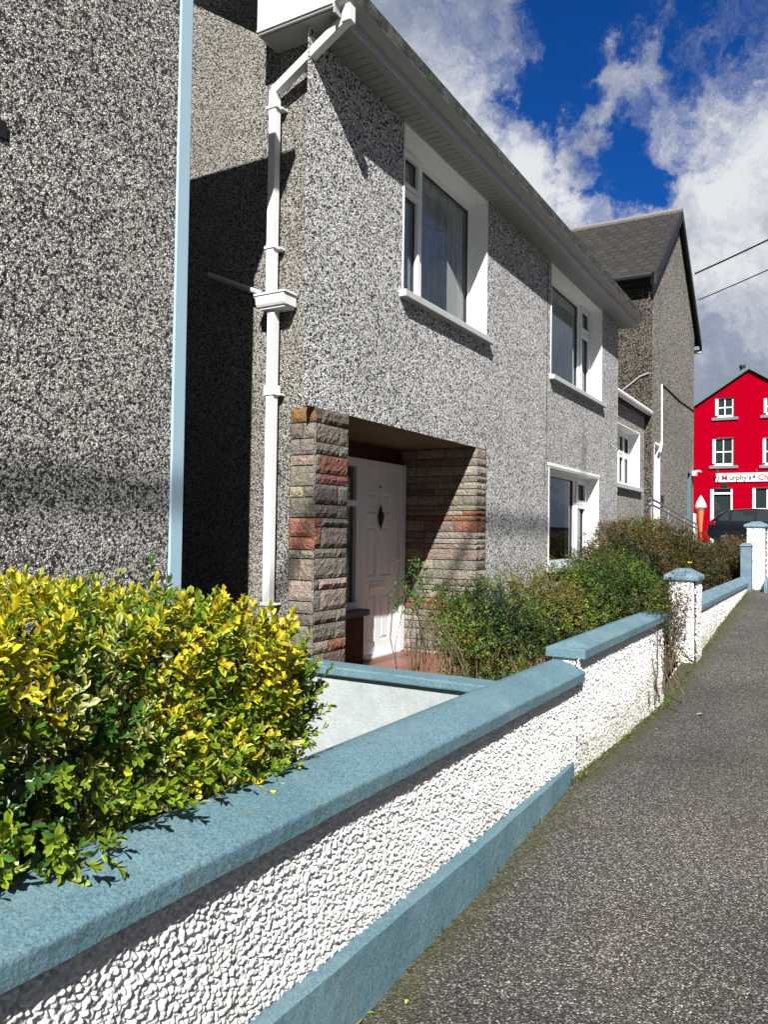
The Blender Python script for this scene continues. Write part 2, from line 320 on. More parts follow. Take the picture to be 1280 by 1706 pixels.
def stone():
    m = MT('cladding_stone', .9, .15); a = m.attr(); v = m.mix(m.ramp(m.noise(34, 6, .72), [(.32, 0), (.66, 1)]), (.55, .55, .55), (1.3, 1.3, 1.3))
    col = m.mix(1, a, v, 'MULTIPLY'); g = m.ramp(m.noise(6, 6, .7), [(.5, 0), (.75, .55)]); col = m.mix(g, col, (.10, .095, .09)); m.col(col)
    h = m.math('ADD', m.noise(55, 6, .72), m.math('MULTIPLY', m.vor(70), -.5)); m.bump(h, .022, 1)
    m = MT('mortar', .95, .1); m.col(m.ramp(m.noise(40, 5, .7), [(.3, (.045, .042, .04)), (.7, (.17, .16, .145))])); m.bump(m.noise(60, 5, .7), .008, 1)
    m = MT('dark_brick', .8, .2); m.col(m.ramp(m.noise(18, 6, .7), [(.3, (.02, .014, .013)), (.6, (.07, .03, .026)), (.75, (.04, .04, .045))])); m.bump(m.noise(50, 5, .7), .01, 1)
    m = MT('dark_timber', .6, .3); m.col(m.ramp(m.noise(3, 6, .6, vec=m.mapv((2, 2, 20))), [(.3, (.03, .012, .006)), (.7, (.075, .03, .014))]))
    m = MT('porch_ceiling_board', .6, .3); m.col(m.ramp(m.noise(3, 6, .6), [(.3, (.12, .10, .055)), (.7, (.19, .165, .10))]))
    m = MT('dark_slate_stone', .5, .4); m.col(m.ramp(m.noise(9, 6, .7), [(.3, (.03, .032, .036)), (.7, (.075, .08, .09))])); m.bump(m.noise(60, 5, .7), .003, 1)
stone()
def slates(name, c0, c1, cw, rh, mo=.012, lich=.6):
    m = MT(name, .75, .3); br = m.n('ShaderNodeTexBrick'); uv = m.n('ShaderNodeUVMap'); m.l(uv.outputs[0], br.inputs['Vector'])
    br.inputs['Scale'].default_value = 1; br.inputs['Brick Width'].default_value = cw; br.inputs['Row Height'].default_value = rh; br.inputs['Mortar Size'].default_value = mo
    br.inputs['Color1'].default_value = (*c0, 1); br.inputs['Color2'].default_value = (*c1, 1); br.inputs['Mortar'].default_value = (.015, .014, .014, 1); br.inputs['Bias'].default_value = 0
    m.col(m.mix(m.ramp(m.noise(2.2, 8, .7), [(.4, 0), (.75, lich)]), br.outputs[0], (.13, .125, .10))); m.bump(m.math('ADD', br.outputs['Fac'], m.math('MULTIPLY', m.noise(20, 4, .6), -.6)), -.02, 1)
slates('brown_slates', (.018, .017, .017), (.030, .028, .027), .26, .24, .03, .12)
slates('grey_slates', (.06, .065, .07), (.11, .115, .12), .3, .2)
def simple(name, c, rough=.5, spec=.4, metal=0, emis=None):
    m = MT(name, rough, spec); m.col(c); m.b.inputs['Metallic'].default_value = metal
    return m
simple('black_iron', (.012, .012, .013), .45); simple('black_plastic', (.015, .015, .016), .35)
simple('black_trim', (.014, .014, .016), .6); simple('galvanised', (.42, .43, .44), .4, .5, .7); simple('grey_pipe', (.38, .39, .39), .5)
simple('letter_black', (.03, .03, .032), .6); simple('letter_red', (.45, .02, .03), .6); simple('wheel_metal', (.10, .10, .105), .45, .5, .3); simple('chrome', (.7, .7, .7), .2, .5, 1)
simple('tyre', (.02, .02, .02), .8); simple('rubber_joint', (.05, .05, .05), .8); simple('cable_black', (.012, .012, .012), .6); simple('cable_grey', (.35, .35, .34), .6)
simple('tail_light', (.18, .004, .01), .15, .6); simple('interior_dark', (.03, .03, .034), .9); simple('door_paint', (.68, .72, .73), .4, .45)
paint('red_paint', (.30, .0, .009), .9, .0, .5, (.22, .002, .012), .004, 1.4)
paint('teal_trim', (.08, .14, .16), .5, .4, .3, (.15, .22, .24)); paint('grey_sill', (.14, .18, .20), .6, .3)
paint('sign_white', (.80, .80, .76), .5, .3, .2, (.6, .58, .5)); paint('white_plastic', (.8, .8, .78), .35, .5, .3, (.55, .55, .5))
paint('orange_plastic', (.40, .17, .05), .5, .3, .3, (.5, .26, .10)); paint('rubble', (.30, .29, .27), .9, .1, .6, (.1, .1, .09), .03, 6)
def car_paint():
    m = MT('car_paint', .25, .5); m.col((.006, .010, .016)); m.b.inputs['Coat Weight'].default_value = .5; m.b.inputs['Coat Roughness'].default_value = .05; m.b.inputs['Metallic'].default_value = .3
    m = MT('car_glass', .06, .6); m.col((.02, .03, .03)); m.b.inputs['Coat Weight'].default_value = .5
car_paint()
def glass():
    m = MT('window_glass'); nt = m.nt; nt.nodes.remove(m.b); out = [n for n in nt.nodes if n.type == 'OUTPUT_MATERIAL'][0]
    t = m.n('ShaderNodeBsdfTransparent'); t.inputs[0].default_value = (.95, .97, .98, 1); g = m.n('ShaderNodeBsdfGlossy'); g.inputs[0].default_value = (.50, .54, .55, 1); g.inputs['Roughness'].default_value = .015
    fr = m.n('ShaderNodeFresnel'); fr.inputs[0].default_value = 1.52; f = m.math('ADD', m.math('MULTIPLY', fr.outputs[0], 1.6), .04, True)
    mx = m.n('ShaderNodeMixShader'); m.l(f, mx.inputs[0]); m.l(t.outputs[0], mx.inputs[1]); m.l(g.outputs[0], mx.inputs[2]); m.l(mx.outputs[0], out.inputs[0])
    b = m.n('ShaderNodeBump'); b.inputs['Distance'].default_value = .004; b.inputs['Strength'].default_value = .25; m.l(m.noise(1.2, 1, .4), b.inputs['Height']); m.l(b.outputs[0], g.inputs['Normal'])
    m = MT('net_curtain', .9, .1); v = m.noise(1, 3, .6, vec=m.mapv((50, 1, 4))); m.col(m.ramp(v, [(.35, (.55, .59, .60)), (.6, (.88, .90, .88))]))
glass()
def leafmat(name, rough=.38, trans=.3, spec=.4):
    m = MT(name, rough, spec); a = m.attr(); v = m.mix(1, a, m.ramp(m.noise(70, 3, .6), [(.3, .78), (.7, 1.1)]), 'MULTIPLY'); m.col(v)
    out = [n for n in m.nt.nodes if n.type == 'OUTPUT_MATERIAL'][0]; t = m.n('ShaderNodeBsdfTranslucent'); m.l(m.mix(1, v, (1.0, 1.0, .6), 'MULTIPLY'), t.inputs[0])
    mx = m.n('ShaderNodeMixShader'); mx.inputs[0].default_value = trans; m.l(m.b.outputs[0], mx.inputs[1]); m.l(t.outputs[0], mx.inputs[2]); m.l(mx.outputs[0], out.inputs[0])
leafmat('leaf', .36, .28, .45); leafmat('leaf_matte', .5, .22, .3)
simple('twig', (.11, .085, .06), .85, .1); simple('dry_twig', (.15, .125, .095), .85, .1)
# ------------------------------------------------------------------ ground
GX = [-30, -3, 0, 2, 3.35, 4.37, 5.83, 7.04, 8.5, 10.7, 13.6, 17.8, 22, 30, 38, 60, 300]
GZ = [-2.2, -1.62, -1.545, -1.492, -1.44, -1.375, -1.42, -1.425, -1.30, -1.10, -.90, -.78, -.65, -.40, -.30, -.1, 1.5]
def gz(x): return float(np.interp(x, GX, GZ))
def sheet(name, xs, ys, zf, mat, label=None):
    V = np.array([(x, y, zf(x, y)) for x in xs for y in ys]); ny = len(ys)
    F = np.array([(i*ny+j, (i+1)*ny+j, (i+1)*ny+j+1, i*ny+j+1) for i in range(len(xs)-1) for j in range(ny-1)])
    o = npmesh(name, V, F, mat, smooth=True); o['kind'] = 'structure'
    if label: o['label'] = label
    return o
def pz(x, y):
    u = .006*math.sin(x*2.1+y*1.3)+.004*math.sin(x*5.3-y*4.1)
    return gz(x)+u-.012*(1.3-y)*0
sheet('pavement', list(np.arange(-4, 26.01, .12)), list(np.linspace(-1.0, 1.40, 16)), pz, 'tarmac')
sheet('road', list(np.arange(-30, 120, 3.)), [-60, -30, -12, -6, -3, -1.0], lambda x, y: gz(x)-.12, 'tarmac')
sheet('ground', [-200, -30]+list(np.arange(-27, 60, 1.5))+[90, 300, 900], [-300, -61, -60, -12, 0, 4, 8, 20, 60, 300], lambda x, y: gz(x)-.16, 'tarmac')
sheet('side_street', [26, 28, 30, 34, 38, 40], [-1, 0, 4, 8, 30], lambda x, y: gz(x)-.004, 'tarmac')
k = MB(); 
for i in range(60):
    x = -4+i*.5; k.prism([(-1.12, gz(x)-.14), (-1.004, gz(x)-.14), (-1.004, gz(x)+.004), (-1.12, gz(x)+.0)], 'x', x, x+.495)
tag(k.build('kerb', 'rubble'), kind='structure')
sheet('garden_soil', list(np.arange(-4, 24, .25)), list(np.arange(1.42, 3.3, .2))+[3.6, 5, 8], lambda x, y: max(-1.335, gz(x)+.03)+.03*math.sin(x*7+y*5), 'soil')
# ------------------------------------------------------------------ roughcast garden wall
def worley_lumps(U, V, cell, rad, seed, ang=.9, asp=1.18):
    """lumpy height field (0..1) over coordinates U, V"""
    r = np.random.default_rng(seed); n = 512; jx = r.random((n, n)); jy = r.random((n, n)); js = .65+.6*r.random((n, n)); ja = ang+r.normal(0, .9, (n, n)); jh = .45+.55*r.random((n, n))
    cu = np.floor(U/cell).astype(int); cv = np.floor(V/cell).astype(int); H = np.zeros_like(U)
    for du in (-1, 0, 1):
        for dv in (-1, 0, 1):
            a = (cu+du) % n; b = (cv+dv) % n
            px = (cu+du+jx[a, b])*cell; py = (cv+dv+jy[a, b])*cell; dx = U-px; dy = V-py
            c, s_ = np.cos(ja[a, b]), np.sin(ja[a, b]); x = (c*dx+s_*dy)/asp; y = (-s_*dx+c*dy)*1.15
            d = np.sqrt(x*x+y*y)/(rad*js[a, b]); h = jh[a, b]*np.clip(1-d**2.6, 0, 1)**.5; H = np.maximum(H, h)
    return H
def roughcast_face(name, parent, o0, udir, L, zlo, zhi, ndir, res, amp=.012, cell=.017, seed=1, mat='white_roughcast'):
    """displaced sheet: start o0 (x,y), along udir, between zlo(u) and zhi(u), pushed along ndir"""
    nu = int(L/res)+1; hm = max(zhi(t)-zlo(t) for t in np.linspace(0, L, 20)); nvv = int(hm/res)+1
    u = np.linspace(0, L, nu); t = np.linspace(0, 1, nvv); Ug, T = np.meshgrid(u, t, indexing='ij')
    zl = np.array([zlo(q) for q in u])[:, None]; zh = np.array([zhi(q) for q in u])[:, None]; Z = zl+(zh-zl)*T
    H = worley_lumps(Ug, Z, cell, cell*.58, seed)*1.25+worley_lumps(Ug+3, Z+5, cell*1.9, cell*1.1, seed+5)*.38+worley_lumps(Ug, Z+9, cell*.5, cell*.36, seed+9)*.25
    H = H*amp
    V = np.stack([o0[0]+udir[0]*Ug+ndir[0]*H, o0[1]+udir[1]*Ug+ndir[1]*H, Z], -1).reshape(-1, 3)
    idx = np.arange(nu*nvv).reshape(nu, nvv); F = np.stack([idx[:-1, :-1], idx[1:, :-1], idx[1:, 1:], idx[:-1, 1:]], -1).reshape(-1, 4)
    return npmesh(name, V, F, mat, parent, smooth=True)
CT = lambda x: -.762-.0065*x       # front top edge of the near coping
g1 = thing('garden_wall', 'near white roughcast garden wall with light blue coping and blue plinth along the pavement', 'wall', (2, 1.4, -1.5))
b = MB(); b.prism([(-2, -1.9), (4.49, -1.6), (4.49, CT(4.5)-.06), (-2, CT(-2)-.06)], 'y', 1.335, 1.50); b.build('core', 'white_roughcast_far', g1)
roughcast_face('render', g1, (.2, 1.324), (1, 0), 4.28, lambda u: gz(u+.2)-.03, lambda u: CT(u+.2)-.045, (0, -1), .0040, .013, .0135, 3)
roughcast_face('render', g1, (-2, 1.324), (1, 0), 2.2, lambda u: gz(u-2)-.03, lambda u: CT(u-2)-.045, (0, -1), .012, .014, .017, 4)
def coping_segs(mb, x0, x1, step, prof):
    """wavy hand-made coping: profile(x) -> list of (y,z)"""
    xs = np.arange(x0, x1+1e-6, step); xs[-1] = x1; P = [prof(x) for x in xs]; n = len(P[0])
    vs = [(x, y, z) for x, p in zip(xs, P) for y, z in p]
    fs = [(i*n+j, i*n+(j+1) % n, (i+1)*n+(j+1) % n, (i+1)*n+j) for i in range(len(xs)-1) for j in range(n)]
    fs += [tuple(range(n))[::-1], tuple(range((len(xs)-1)*n, len(xs)*n))]; mb.add(vs, fs)
def prof1(x):
    w = .0008*math.sin(x*7.3)+.0006*math.sin(x*17+1); z = CT(x); wz = .0006*math.sin(x*9+2)+.0004*math.sin(x*23)
    return [(1.272+w, z-.058+wz*1.6), (1.270+w, z-.006+wz), (1.275+w, z+wz), (1.31, z+.016+wz), (1.36, z+.036), (1.41, z+.052), (1.435, z+.056), (1.46, z+.052), (1.52, z+.03), (1.57, z-.002), (1.575, z-.058)]
b = MB(); coping_segs(b, -2, 4.515, .035, prof1); co = b.build('coping', 'blue_masonry', g1, smooth=True, bevel=.004)
pz_top = lambda x: -1.004*1.262+.0*x-.008*(x-1.6)
def prof_pl(x):
    zt = pz_top(x); w = .003*math.sin(x*6)+.002*math.sin(x*19); d = max(.0, min(1, (4.36-x)/1.2)); yy = 1.262+.03*(1-d)
    return [(1.33, gz(x)-.06), (yy-.006+w, gz(x)-.06), (yy+w, (gz(x)+zt)/2), (yy+.004+w*.6, zt-.008), (yy+.014, zt), (1.33, zt+.002)]
b = MB(); coping_segs(b, -2, 4.40, .04, prof_pl); b.build('plinth', 'blue_masonry', g1, smooth=True)
# second stretch, stepped up a little
g2 = thing('garden_wall', 'middle stretch of white roughcast wall with a hipped blue coping half hidden under the shrub', 'wall', (5.8, 1.4, -1.4))
Z2 = -.668
b = MB(); b.box(4.52, 7.03, 1.332, 1.47, -1.7, Z2-.06); b.build('core', 'white_roughcast_far', g2)
roughcast_face('render', g2, (4.485, 1.320), (1, 0), 2.55, lambda u: gz(u+4.48)-.03, lambda u: Z2-.045, (0, -1), .0060, .013, .0155, 13)
roughcast_face('render', g2, (7.035, 1.313), (0, 1), .16, lambda u: gz(7)-.03, lambda u: Z2-.045, (1, 0), .01, .012, .019, 14)
def prof2(x):
    w = .002*math.sin(x*9); t = min(1, max(0, (x-4.50)/.13)); t2 = min(1, max(0, (7.05-x)/.13)); r = .043*min(t, t2)
    return [(1.27+w, Z2-.056), (1.27+w, Z2), (1.39-.0*r, Z2+r+.001), (1.507, Z2), (1.507, Z2-.056)]
b = MB(); 
xs = [4.50, 4.63, 5.1, 5.5, 5.7, 6.2, 6.6, 6.92, 7.05]; P = [prof2(x) for x in xs]
vs = [(x, y, z) for x, p in zip(xs, P) for y, z in p]; n = 5
b.add(vs, [(i*n+j, i*n+(j+1) % n, (i+1)*n+(j+1) % n, (i+1)*n+j) for i in range(len(xs)-1) for j in range(n)]+[(4, 3, 2, 1, 0), tuple(range((len(xs)-1)*n, len(xs)*n))])
b.build('coping', 'blue_masonry', g2, bevel=.005)
# gate pier
def pier(name, label, x0, x1, y0, y1, zb, zt, capz, over, capmat, seed, facing=True, mat='white_roughcast_far'):
    t = thing(name, label, 'pier', ((x0+x1)/2, (y0+y1)/2, zb))
    b = MB(); b.box(x0, x1, y0, y1, zb-.2, zt); b.build('shaft', mat, t, bevel=.01)
    if facing:
        roughcast_face('render', t, (x0-.004, y0), (0, 1), y1-y0, lambda u: zb-.1, lambda u: zt, (-1, 0), .007, .02, .020, seed)
        roughcast_face('render', t, (x0, y0-.004), (1, 0), x1-x0, lambda u: zb-.1, lambda u: zt, (0, -1), .010, .02, .020, seed+1)
    b = MB(); cx, cy = (x0+x1)/2, (y0+y1)/2; X0, X1, Y0, Y1 = x0-over, x1+over, y0-over, y1+over; h = .4
    b.add([(X0, Y0, zt), (X1, Y0, zt), (X1, Y1, zt), (X0, Y1, zt), (X0, Y0, zt+capz*h), (X1, Y0, zt+capz*h), (X1, Y1, zt+capz*h), (X0, Y1, zt+capz*h),
           (cx-.06, cy-.06, zt+capz), (cx+.06, cy-.06, zt+capz), (cx+.06, cy+.06, zt+capz), (cx-.06, cy+.06, zt+capz)],
          [(3, 2, 1, 0), (0, 1, 5, 4), (1, 2, 6, 5), (2, 3, 7, 6), (3, 0, 4, 7), (4, 5, 9, 8), (5, 6, 10, 9), (6, 7, 11, 10), (7, 4, 8, 11), (8, 9, 10, 11)])
    b.build('cap', capmat, t, bevel=.012)
    return t
pier('gate_pier', 'white roughcast gate pier with a mossy blue cap beside the shrubs', 8.50, 8.84, 1.285, 1.53, -1.5, -.46, .12, .05, 'slate_blue_masonry', 31)
# third stretch
g3 = thing('garden_wall', 'far low white wall with sloped slate blue coping climbing beyond the gate pier', 'wall', (11, 1.4, -1.1))
b = MB(); b.box(8.85, 13.88, 1.31, 1.47, -1.6, -.80); b.build('core', 'white_roughcast_far', g3)
roughcast_face('render', g3, (8.85, 1.305), (1, 0), 5.05, lambda u: gz(u+8.85)-.03, lambda u: -.775, (0, -1), .012, .014, .02, 41)
b = MB(); coping_segs(b, 8.845, 13.90, .2, lambda x: [(1.27, -.80), (1.27, -.735-.0*x), (1.33, -.69), (1.40, -.655), (1.46, -.69), (1.51, -.735), (1.51, -.80)])
b.build('coping', 'slate_blue_masonry', g3, bevel=.008)
pier('gate_pier', 'low slate blue pier at the far end of the sloping coping', 13.93, 14.2, 1.24, 1.40, -1.1, -.16, .06, .015, 'slate_blue_masonry', 51, False, 'slate_blue_masonry')
pier('gate_pier', 'tall white pier with a flat blue cap at the right edge near the parked car', 14.3, 14.62, 1.06, 1.335, -.95, .16, .10, .05, 'slate_blue_masonry', 61)
g4 = thing('garden_wall', 'farthest white garden wall with a blue base band past the tall white pier', 'wall', (18, 1.2, -.7))
b = MB(); b.box(14.63, 24, 1.14, 1.30, -1.2, .10); b.build('render', 'white_roughcast_far', g4)
b = MB(); b.prism([(13.92, -1.2), (24, -.9), (24, -.42), (14.6, -.66), (13.92, -.70)], 'y', 1.00, 1.055); b.build('plinth', 'slate_blue_masonry', g4, bevel=.01)
b = MB(); b.prism([(14.63, .10), (24, .10), (24, .16), (14.63, .16)], 'y', 1.09, 1.34); b.build('coping', 'slate_blue_masonry', g4, bevel=.01)
# inner retaining wall
g5 = thing('retaining_wall', 'low stained pale wall with thin blue top running back from the garden wall to the porch', 'wall', (3.58, 2, -1.3))
b = MB(); b.prism([(1.43, -1.5), (2.60, -1.5), (2.60, -.775), (1.43, -.775)], 'x', 3.53, 3.64); b.build('render', 'white_wall_stained', g5)
b = MB(); b.prism([(1.44, -.777), (2.63, -.777), (2.63, -.742), (2.60, -.728), (1.44, -.733)], 'x', 3.50, 3.66); b.build('coping', 'blue_masonry', g5, bevel=.008)
# ------------------------------------------------------------------ windows, walls
def wall_sheet(mb, axis, c, a0, a1, z0, z1, holes, flip=False):
    A = sorted({a0, a1, *[h[0] for h in holes], *[h[1] for h in holes]}); Zs = sorted({z0, z1, *[h[2] for h in holes], *[h[3] for h in holes]})
    for i in range(len(A)-1):
        for j in range(len(Zs)-1):
            ca, cz = (A[i]+A[i+1])/2, (Zs[j]+Zs[j+1])/2
            if any(h[0] < ca < h[1] and h[2] < cz < h[3] for h in holes): continue
            P = [(A[i], Zs[j]), (A[i+1], Zs[j]), (A[i+1], Zs[j+1]), (A[i], Zs[j+1])]
            Q = [(p[0], c, p[1]) if axis == 'y' else (c, p[0], p[1]) for p in P]
            if flip: Q = Q[::-1]
            mb.quad(*Q)
def window_y(parent, x0, x1, z0, z1, y, depth, panes, head=True, frame_m='white_upvc', reveal=.022, sill=True, sill_h=.065, sill_p=.07, sill_x=.05, fw=.055, curtain=None, name='window', casements=(), reveal_m='white_render_paint', sill_m='sill_paint'):
    """window in a wall facing -Y. panes = list of (x0,x1,z0,z1) glazed areas"""
    b = MB(); yf = y+depth
    wx0, wx1, wz0, wz1 = x0+reveal, x1-reveal, z0, z1-(reveal if head else 0)
    # frame as a grid around the panes
    A = sorted({wx0, wx1, *[p[0] for p in panes], *[p[1] for p in panes]}); Zs = sorted({wz0, wz1, *[p[2] for p in panes], *[p[3] for p in panes]})
    for i in range(len(A)-1):
        for j in range(len(Zs)-1):
            ca, cz = (A[i]+A[i+1])/2, (Zs[j]+Zs[j+1])/2
            if any(p[0] < ca < p[1] and p[2] < cz < p[3] for p in panes): continue
            if A[i+1]-A[i] > 1e-4 and Zs[j+1]-Zs[j] > 1e-4: b.box(A[i], A[i+1], yf, yf+.06, Zs[j], Zs[j+1])
    for (p0, p1, q0, q1) in casements:      # raised opening casements
        for (a0, a1, c0, c1) in ((p0, p1, q0, q0+.045), (p0, p1, q1-.045, q1), (p0, p0+.045, q0+.045, q1-.045), (p1-.045, p1, q0+.045, q1-.045)): b.box(a0, a1, yf-.022, yf-.001, c0, c1)
    w = b.build(name, frame_m, parent)
    gk = MB()
    for (p0, p1, q0, q1) in panes:
        t_ = .006
        for bb in ((p0, p1, q0, q0+t_), (p0, p1, q1-t_, q1), (p0, p0+t_, q0+t_, q1-t_), (p1-t_, p1, q0+t_, q1-t_)): gk.box(bb[0], bb[1], yf+.012, yf+.029, bb[2], bb[3])
    gk.build('gasket', 'rubber_joint', w)
    g = MB()
    for p in panes: g.quad((p[0], yf+.03, p[2]), (p[1], yf+.03, p[2]), (p[1], yf+.03, p[3]), (p[0], yf+.03, p[3]))
    g.build('glass', 'window_glass', w)
    r = MB(); r.box(x0, x0+reveal, y-.006, yf+.05, z0, z1); r.box(x1-reveal, x1, y-.006, yf+.05, z0, z1)
    r.box(x0+reveal, x1-reveal, y-.006, yf+.05, z1-reveal, z1); r.build('reveal', reveal_m, w, bevel=.003)
    if sill:
        s = MB(); s.prism([(y-sill_p, z0-sill_h), (yf, z0-sill_h), (yf, z0+.015), (y-sill_p, z0-.004)], 'x', x0-sill_x, x1+sill_x); s.build('sill', sill_m, w, bevel=.005)
    if curtain:
        cx0, cx1 = curtain[:2]; n = int((cx1-cx0)/.012); V = []; F = []
        for i in range(n+1):
            x = cx0+(cx1-cx0)*i/n; yy = yf+.075+.018*math.sin(x*62+1.3*math.sin(x*9)); V += [(x, yy, z0), (x, yy, z1)]
            if i: F.append((2*i-2, 2*i, 2*i+1, 2*i-1))
        c = MB(); c.add(V, F); c.build('curtain', 'net_curtain', w, smooth=True)
    return w
# ------------------------------------------------------------------ main terraced house
D = 3.25; XL, XR = 4.566, 13.38; ZS = 3.545
H = thing('house', 'two storey grey pebbledash house with white upper windows and a stone porch', 'house', (9, 6, -1.4))
holes = [(5.81, 7.67, 2.05, ZS), (9.80, 12.33, 2.05, ZS), (9.77, 12.20, -.45, .885), (5.01, 7.71, -1.6, .885), (4.4, 5.01, -1.6, .885)]
b = MB(); wall_sheet(b, 'y', D, XL, XR, -1.7, 3.62, holes)
RS = math.tan(R(33)); RY, YB = 6.75, 10.3; ZR = 3.72+(RY-2.9)*RS
b.m = 1
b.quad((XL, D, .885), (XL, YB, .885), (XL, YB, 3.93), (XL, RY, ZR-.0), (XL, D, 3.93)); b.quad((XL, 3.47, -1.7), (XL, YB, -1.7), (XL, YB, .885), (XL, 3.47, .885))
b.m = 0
b.quad((XR, D, -1.7), (XR, YB, -1.7), (XR, YB, 3.93), (XR, RY, ZR-.0), (XR, D, 3.93)); b.quad((XL, YB, -1.7), (XR, YB, -1.7), (XR, YB, 3.72), (XL, YB, 3.72))
# floors and partitions that keep the rooms dark
b.box(XL+.02, XR-.02, D+.02, YB-.1, 3.63, 3.66); b.box(XL+.02, XR-.02, D+.30, YB-.1, 1.6, 1.66); b.box(8.6, 8.65, D+.31, YB-.1, -1.3, 3.6)
b.build('wall', ['pebbledash_main', 'pebbledash_gable'], H)
b = MB(); b.box(9.655, 9.670, D-.004, D+.01, .95, 3.50); b.box(9.60, 9.612, D-.004, D+.01, .60, .93); b.build('movement_joint', 'rubber_joint', H)
def roof_quad(mb, p):  mb.quad(*p)
def slate_roof(name, faces, mat, parent, thick=.05):
    me = bpy.data.meshes.new(name); vs = []; fs = []; uvs = []
    for f in faces:
        P = [Vector(q) for q in f]; u = (P[1]-P[0]).normalized(); nrm = (P[1]-P[0]).cross(P[2]-P[0]).normalized(); v = nrm.cross(u)
        k = len(vs); vs += [tuple(q) for q in P]; fs.append(tuple(range(k, k+len(P)))); uvs += [((q-P[0]).dot(u), (q-P[0]).dot(v)) for q in P]
        vs += [tuple(q-nrm*thick) for q in P]; n = len(P); fs.append(tuple(range(k+n, k+2*n))[::-1]); uvs += [(0, 0)]*n
        for i in range(n): fs.append((k+i, k+n+i, k+n+(i+1) % n, k+(i+1) % n)); uvs += [(0, 0)]*4
    me.from_pydata(vs, [], fs); uv = me.uv_layers.new(name='UVMap'); me.materials.append(MATS[mat])
    for i, q in enumerate(uvs): uv.data[i].uv = q
    o = bpy.data.objects.new(name, me); sc.collection.objects.link(o); o.parent = parent; o.matrix_parent_inverse = Matrix.Translation(-parent.location); return o
XE0, XE1 = 4.33, 13.60
slate_roof('roof', [[(XE0, 2.90, 3.79), (XE1, 2.90, 3.79), (XE1, RY, ZR+.07), (XE0, RY, ZR+.07)], [(XE1, 10.6, 3.79), (XE0, 10.6, 3.79), (XE0, RY, ZR+.07), (XE1, RY, ZR+.07)]], 'grey_slates', H)
# soffit with narrow grooved boards
b = MB(); b.box(XE0+.19, XE1-.0, 2.991, 3.06, 3.540, 3.552); b.box(XE0+.19, XE1-.001, 3.061, D-.003, 3.546, 3.556)
x = XE0+.19
while x < XE1-.05: b.box(x, x+.078, 3.062, D-.004, 3.5405, 3.5458); x += .088
b.build('soffit', 'soffit', H)
b = MB(); b.box(XE0, XE1, 2.975, 2.99, 3.540, 3.80); b.build('fascia', 'fascia', H)
b = MB(); b.prism([(2.974, 3.603), (2.955, 3.612), (2.925, 3.648), (2.906, 3.684), (2.902, 3.694), (2.974, 3.694)], 'x', XE0-.01, XE1+.03); gm = b.build('gutter', 'gutter_beige', H)
b = MB(); n = 180
def gl(x):
    w = .004*math.sin(x*13)+.003*math.sin(x*31+1); return [(2.973, 3.695), (2.901+w*.5, 3.695), (2.896+w*.5, 3.73), (2.892+w*.5, 3.775+w), (2.905+w*.5, 3.79+w), (2.92, 3.73), (2.973, 3.73)]
coping_segs(b, XE0-.012, XE1+.032, .05, gl); b.build('gutter_lip', 'mossy_gutter', H)
# boxed eave end and verge board on the gable
b = MB(); b.prism([(2.985, 3.585), (3.66, 3.585), (3.66, 3.98+.12), (2.985, 3.70)], 'x', XE0, XL-.002); be = b.build('eave_box', ['white_box'], H, bevel=.006)
b = MB(); b.prism([(2.99, 3.600), (3.655, 3.600), (3.655, 3.615), (2.99, 3.615)], 'x', XE0-.012, XE0-.001); b.build('trim', 'white_box', be, bevel=.003)
b = MB(); b.box(XE0+.02, XL-.003, 3.0, 3.64, 3.574, 3.584); b.build('soffit', 'soffit', be)
b = MB(); b.prism([(3.662, 3.96), (RY, ZR-.16), (RY, ZR+.02), (3.662, 4.21)], 'x', XE0, XL-.004); b.build('verge', 'white_box', H)
b = MB(); b.box(XE1-.02, XE1, 2.985, 3.4, 3.56, 3.78); b.build('eave_end', 'fascia', H)
# stone porch
STC = {'g': (.205, .188, .16), 'd': (.17, .15, .125), 't': (.29, .25, .20), 'p': (.28, .225, .185), 'r': (.25, .115, .08), 'o': (.29, .165, .075), 'R': (.24, .105, .085), 'c': (.32, .29, .24)}
def blocks(mb, face, rows, prot=.016, seed=0):
    """rows: (z_top, z_bottom, [(a0,a1,colour)...]); face = ('x',X,-1) or ('y',Y,-1)"""
    rr = random.Random(seed); ax, c, sg = face
    for zt, zb, bl in rows:
        for a0, a1, cl in bl:
            q = rr.uniform(.75, 1.2); base = STC[cl]; mb.col = tuple(v*q*rr.uniform(.95, 1.05) for v in base)
            g = .0045; p = prot*rr.uniform(.6, 1.4); A0, A1, Z0, Z1 = a0+g, a1-g, zb+g, zt-g; nu, nv = max(2, int((A1-A0)/.025)), max(2, int((Z1-Z0)/.025))
            V = []; F = []
            for i in range(nu+1):
                for j in range(nv+1):
                    u = A0+(A1-A0)*i/nu; z = Z0+(Z1-Z0)*j/nv; edge = min(i, nu-i, j, nv-j)
                    h = p*(.35 if edge == 0 else 1)+rr.uniform(-.004, .004)*(edge > 0); u += rr.uniform(-.002, .002)*(edge > 0)
                    V.append((c+sg*h, u, z) if ax == 'x' else (u, c+sg*h, z))
            for i in range(nu):
                for j in range(nv): F.append((i*(nv+1)+j, (i+1)*(nv+1)+j, (i+1)*(nv+1)+j+1, i*(nv+1)+j+1))
            k = len(V)   # side walls
            ring = [i*(nv+1) for i in range(nu+1)]+[nu*(nv+1)+j for j in range(1, nv+1)]+[i*(nv+1)+nv for i in range(nu-1, -1, -1)]+[j for j in range(nv-1, 0, -1)]
            V += [((c-sg*.0, V[i][1], V[i][2]) if ax == 'x' else (V[i][0], c-sg*.0, V[i][2])) for i in ring]; n = len(ring)
            F += [(ring[i], ring[(i+1) % n], k+(i+1) % n, k+i) for i in range(n)]
            mb.add(V, F)
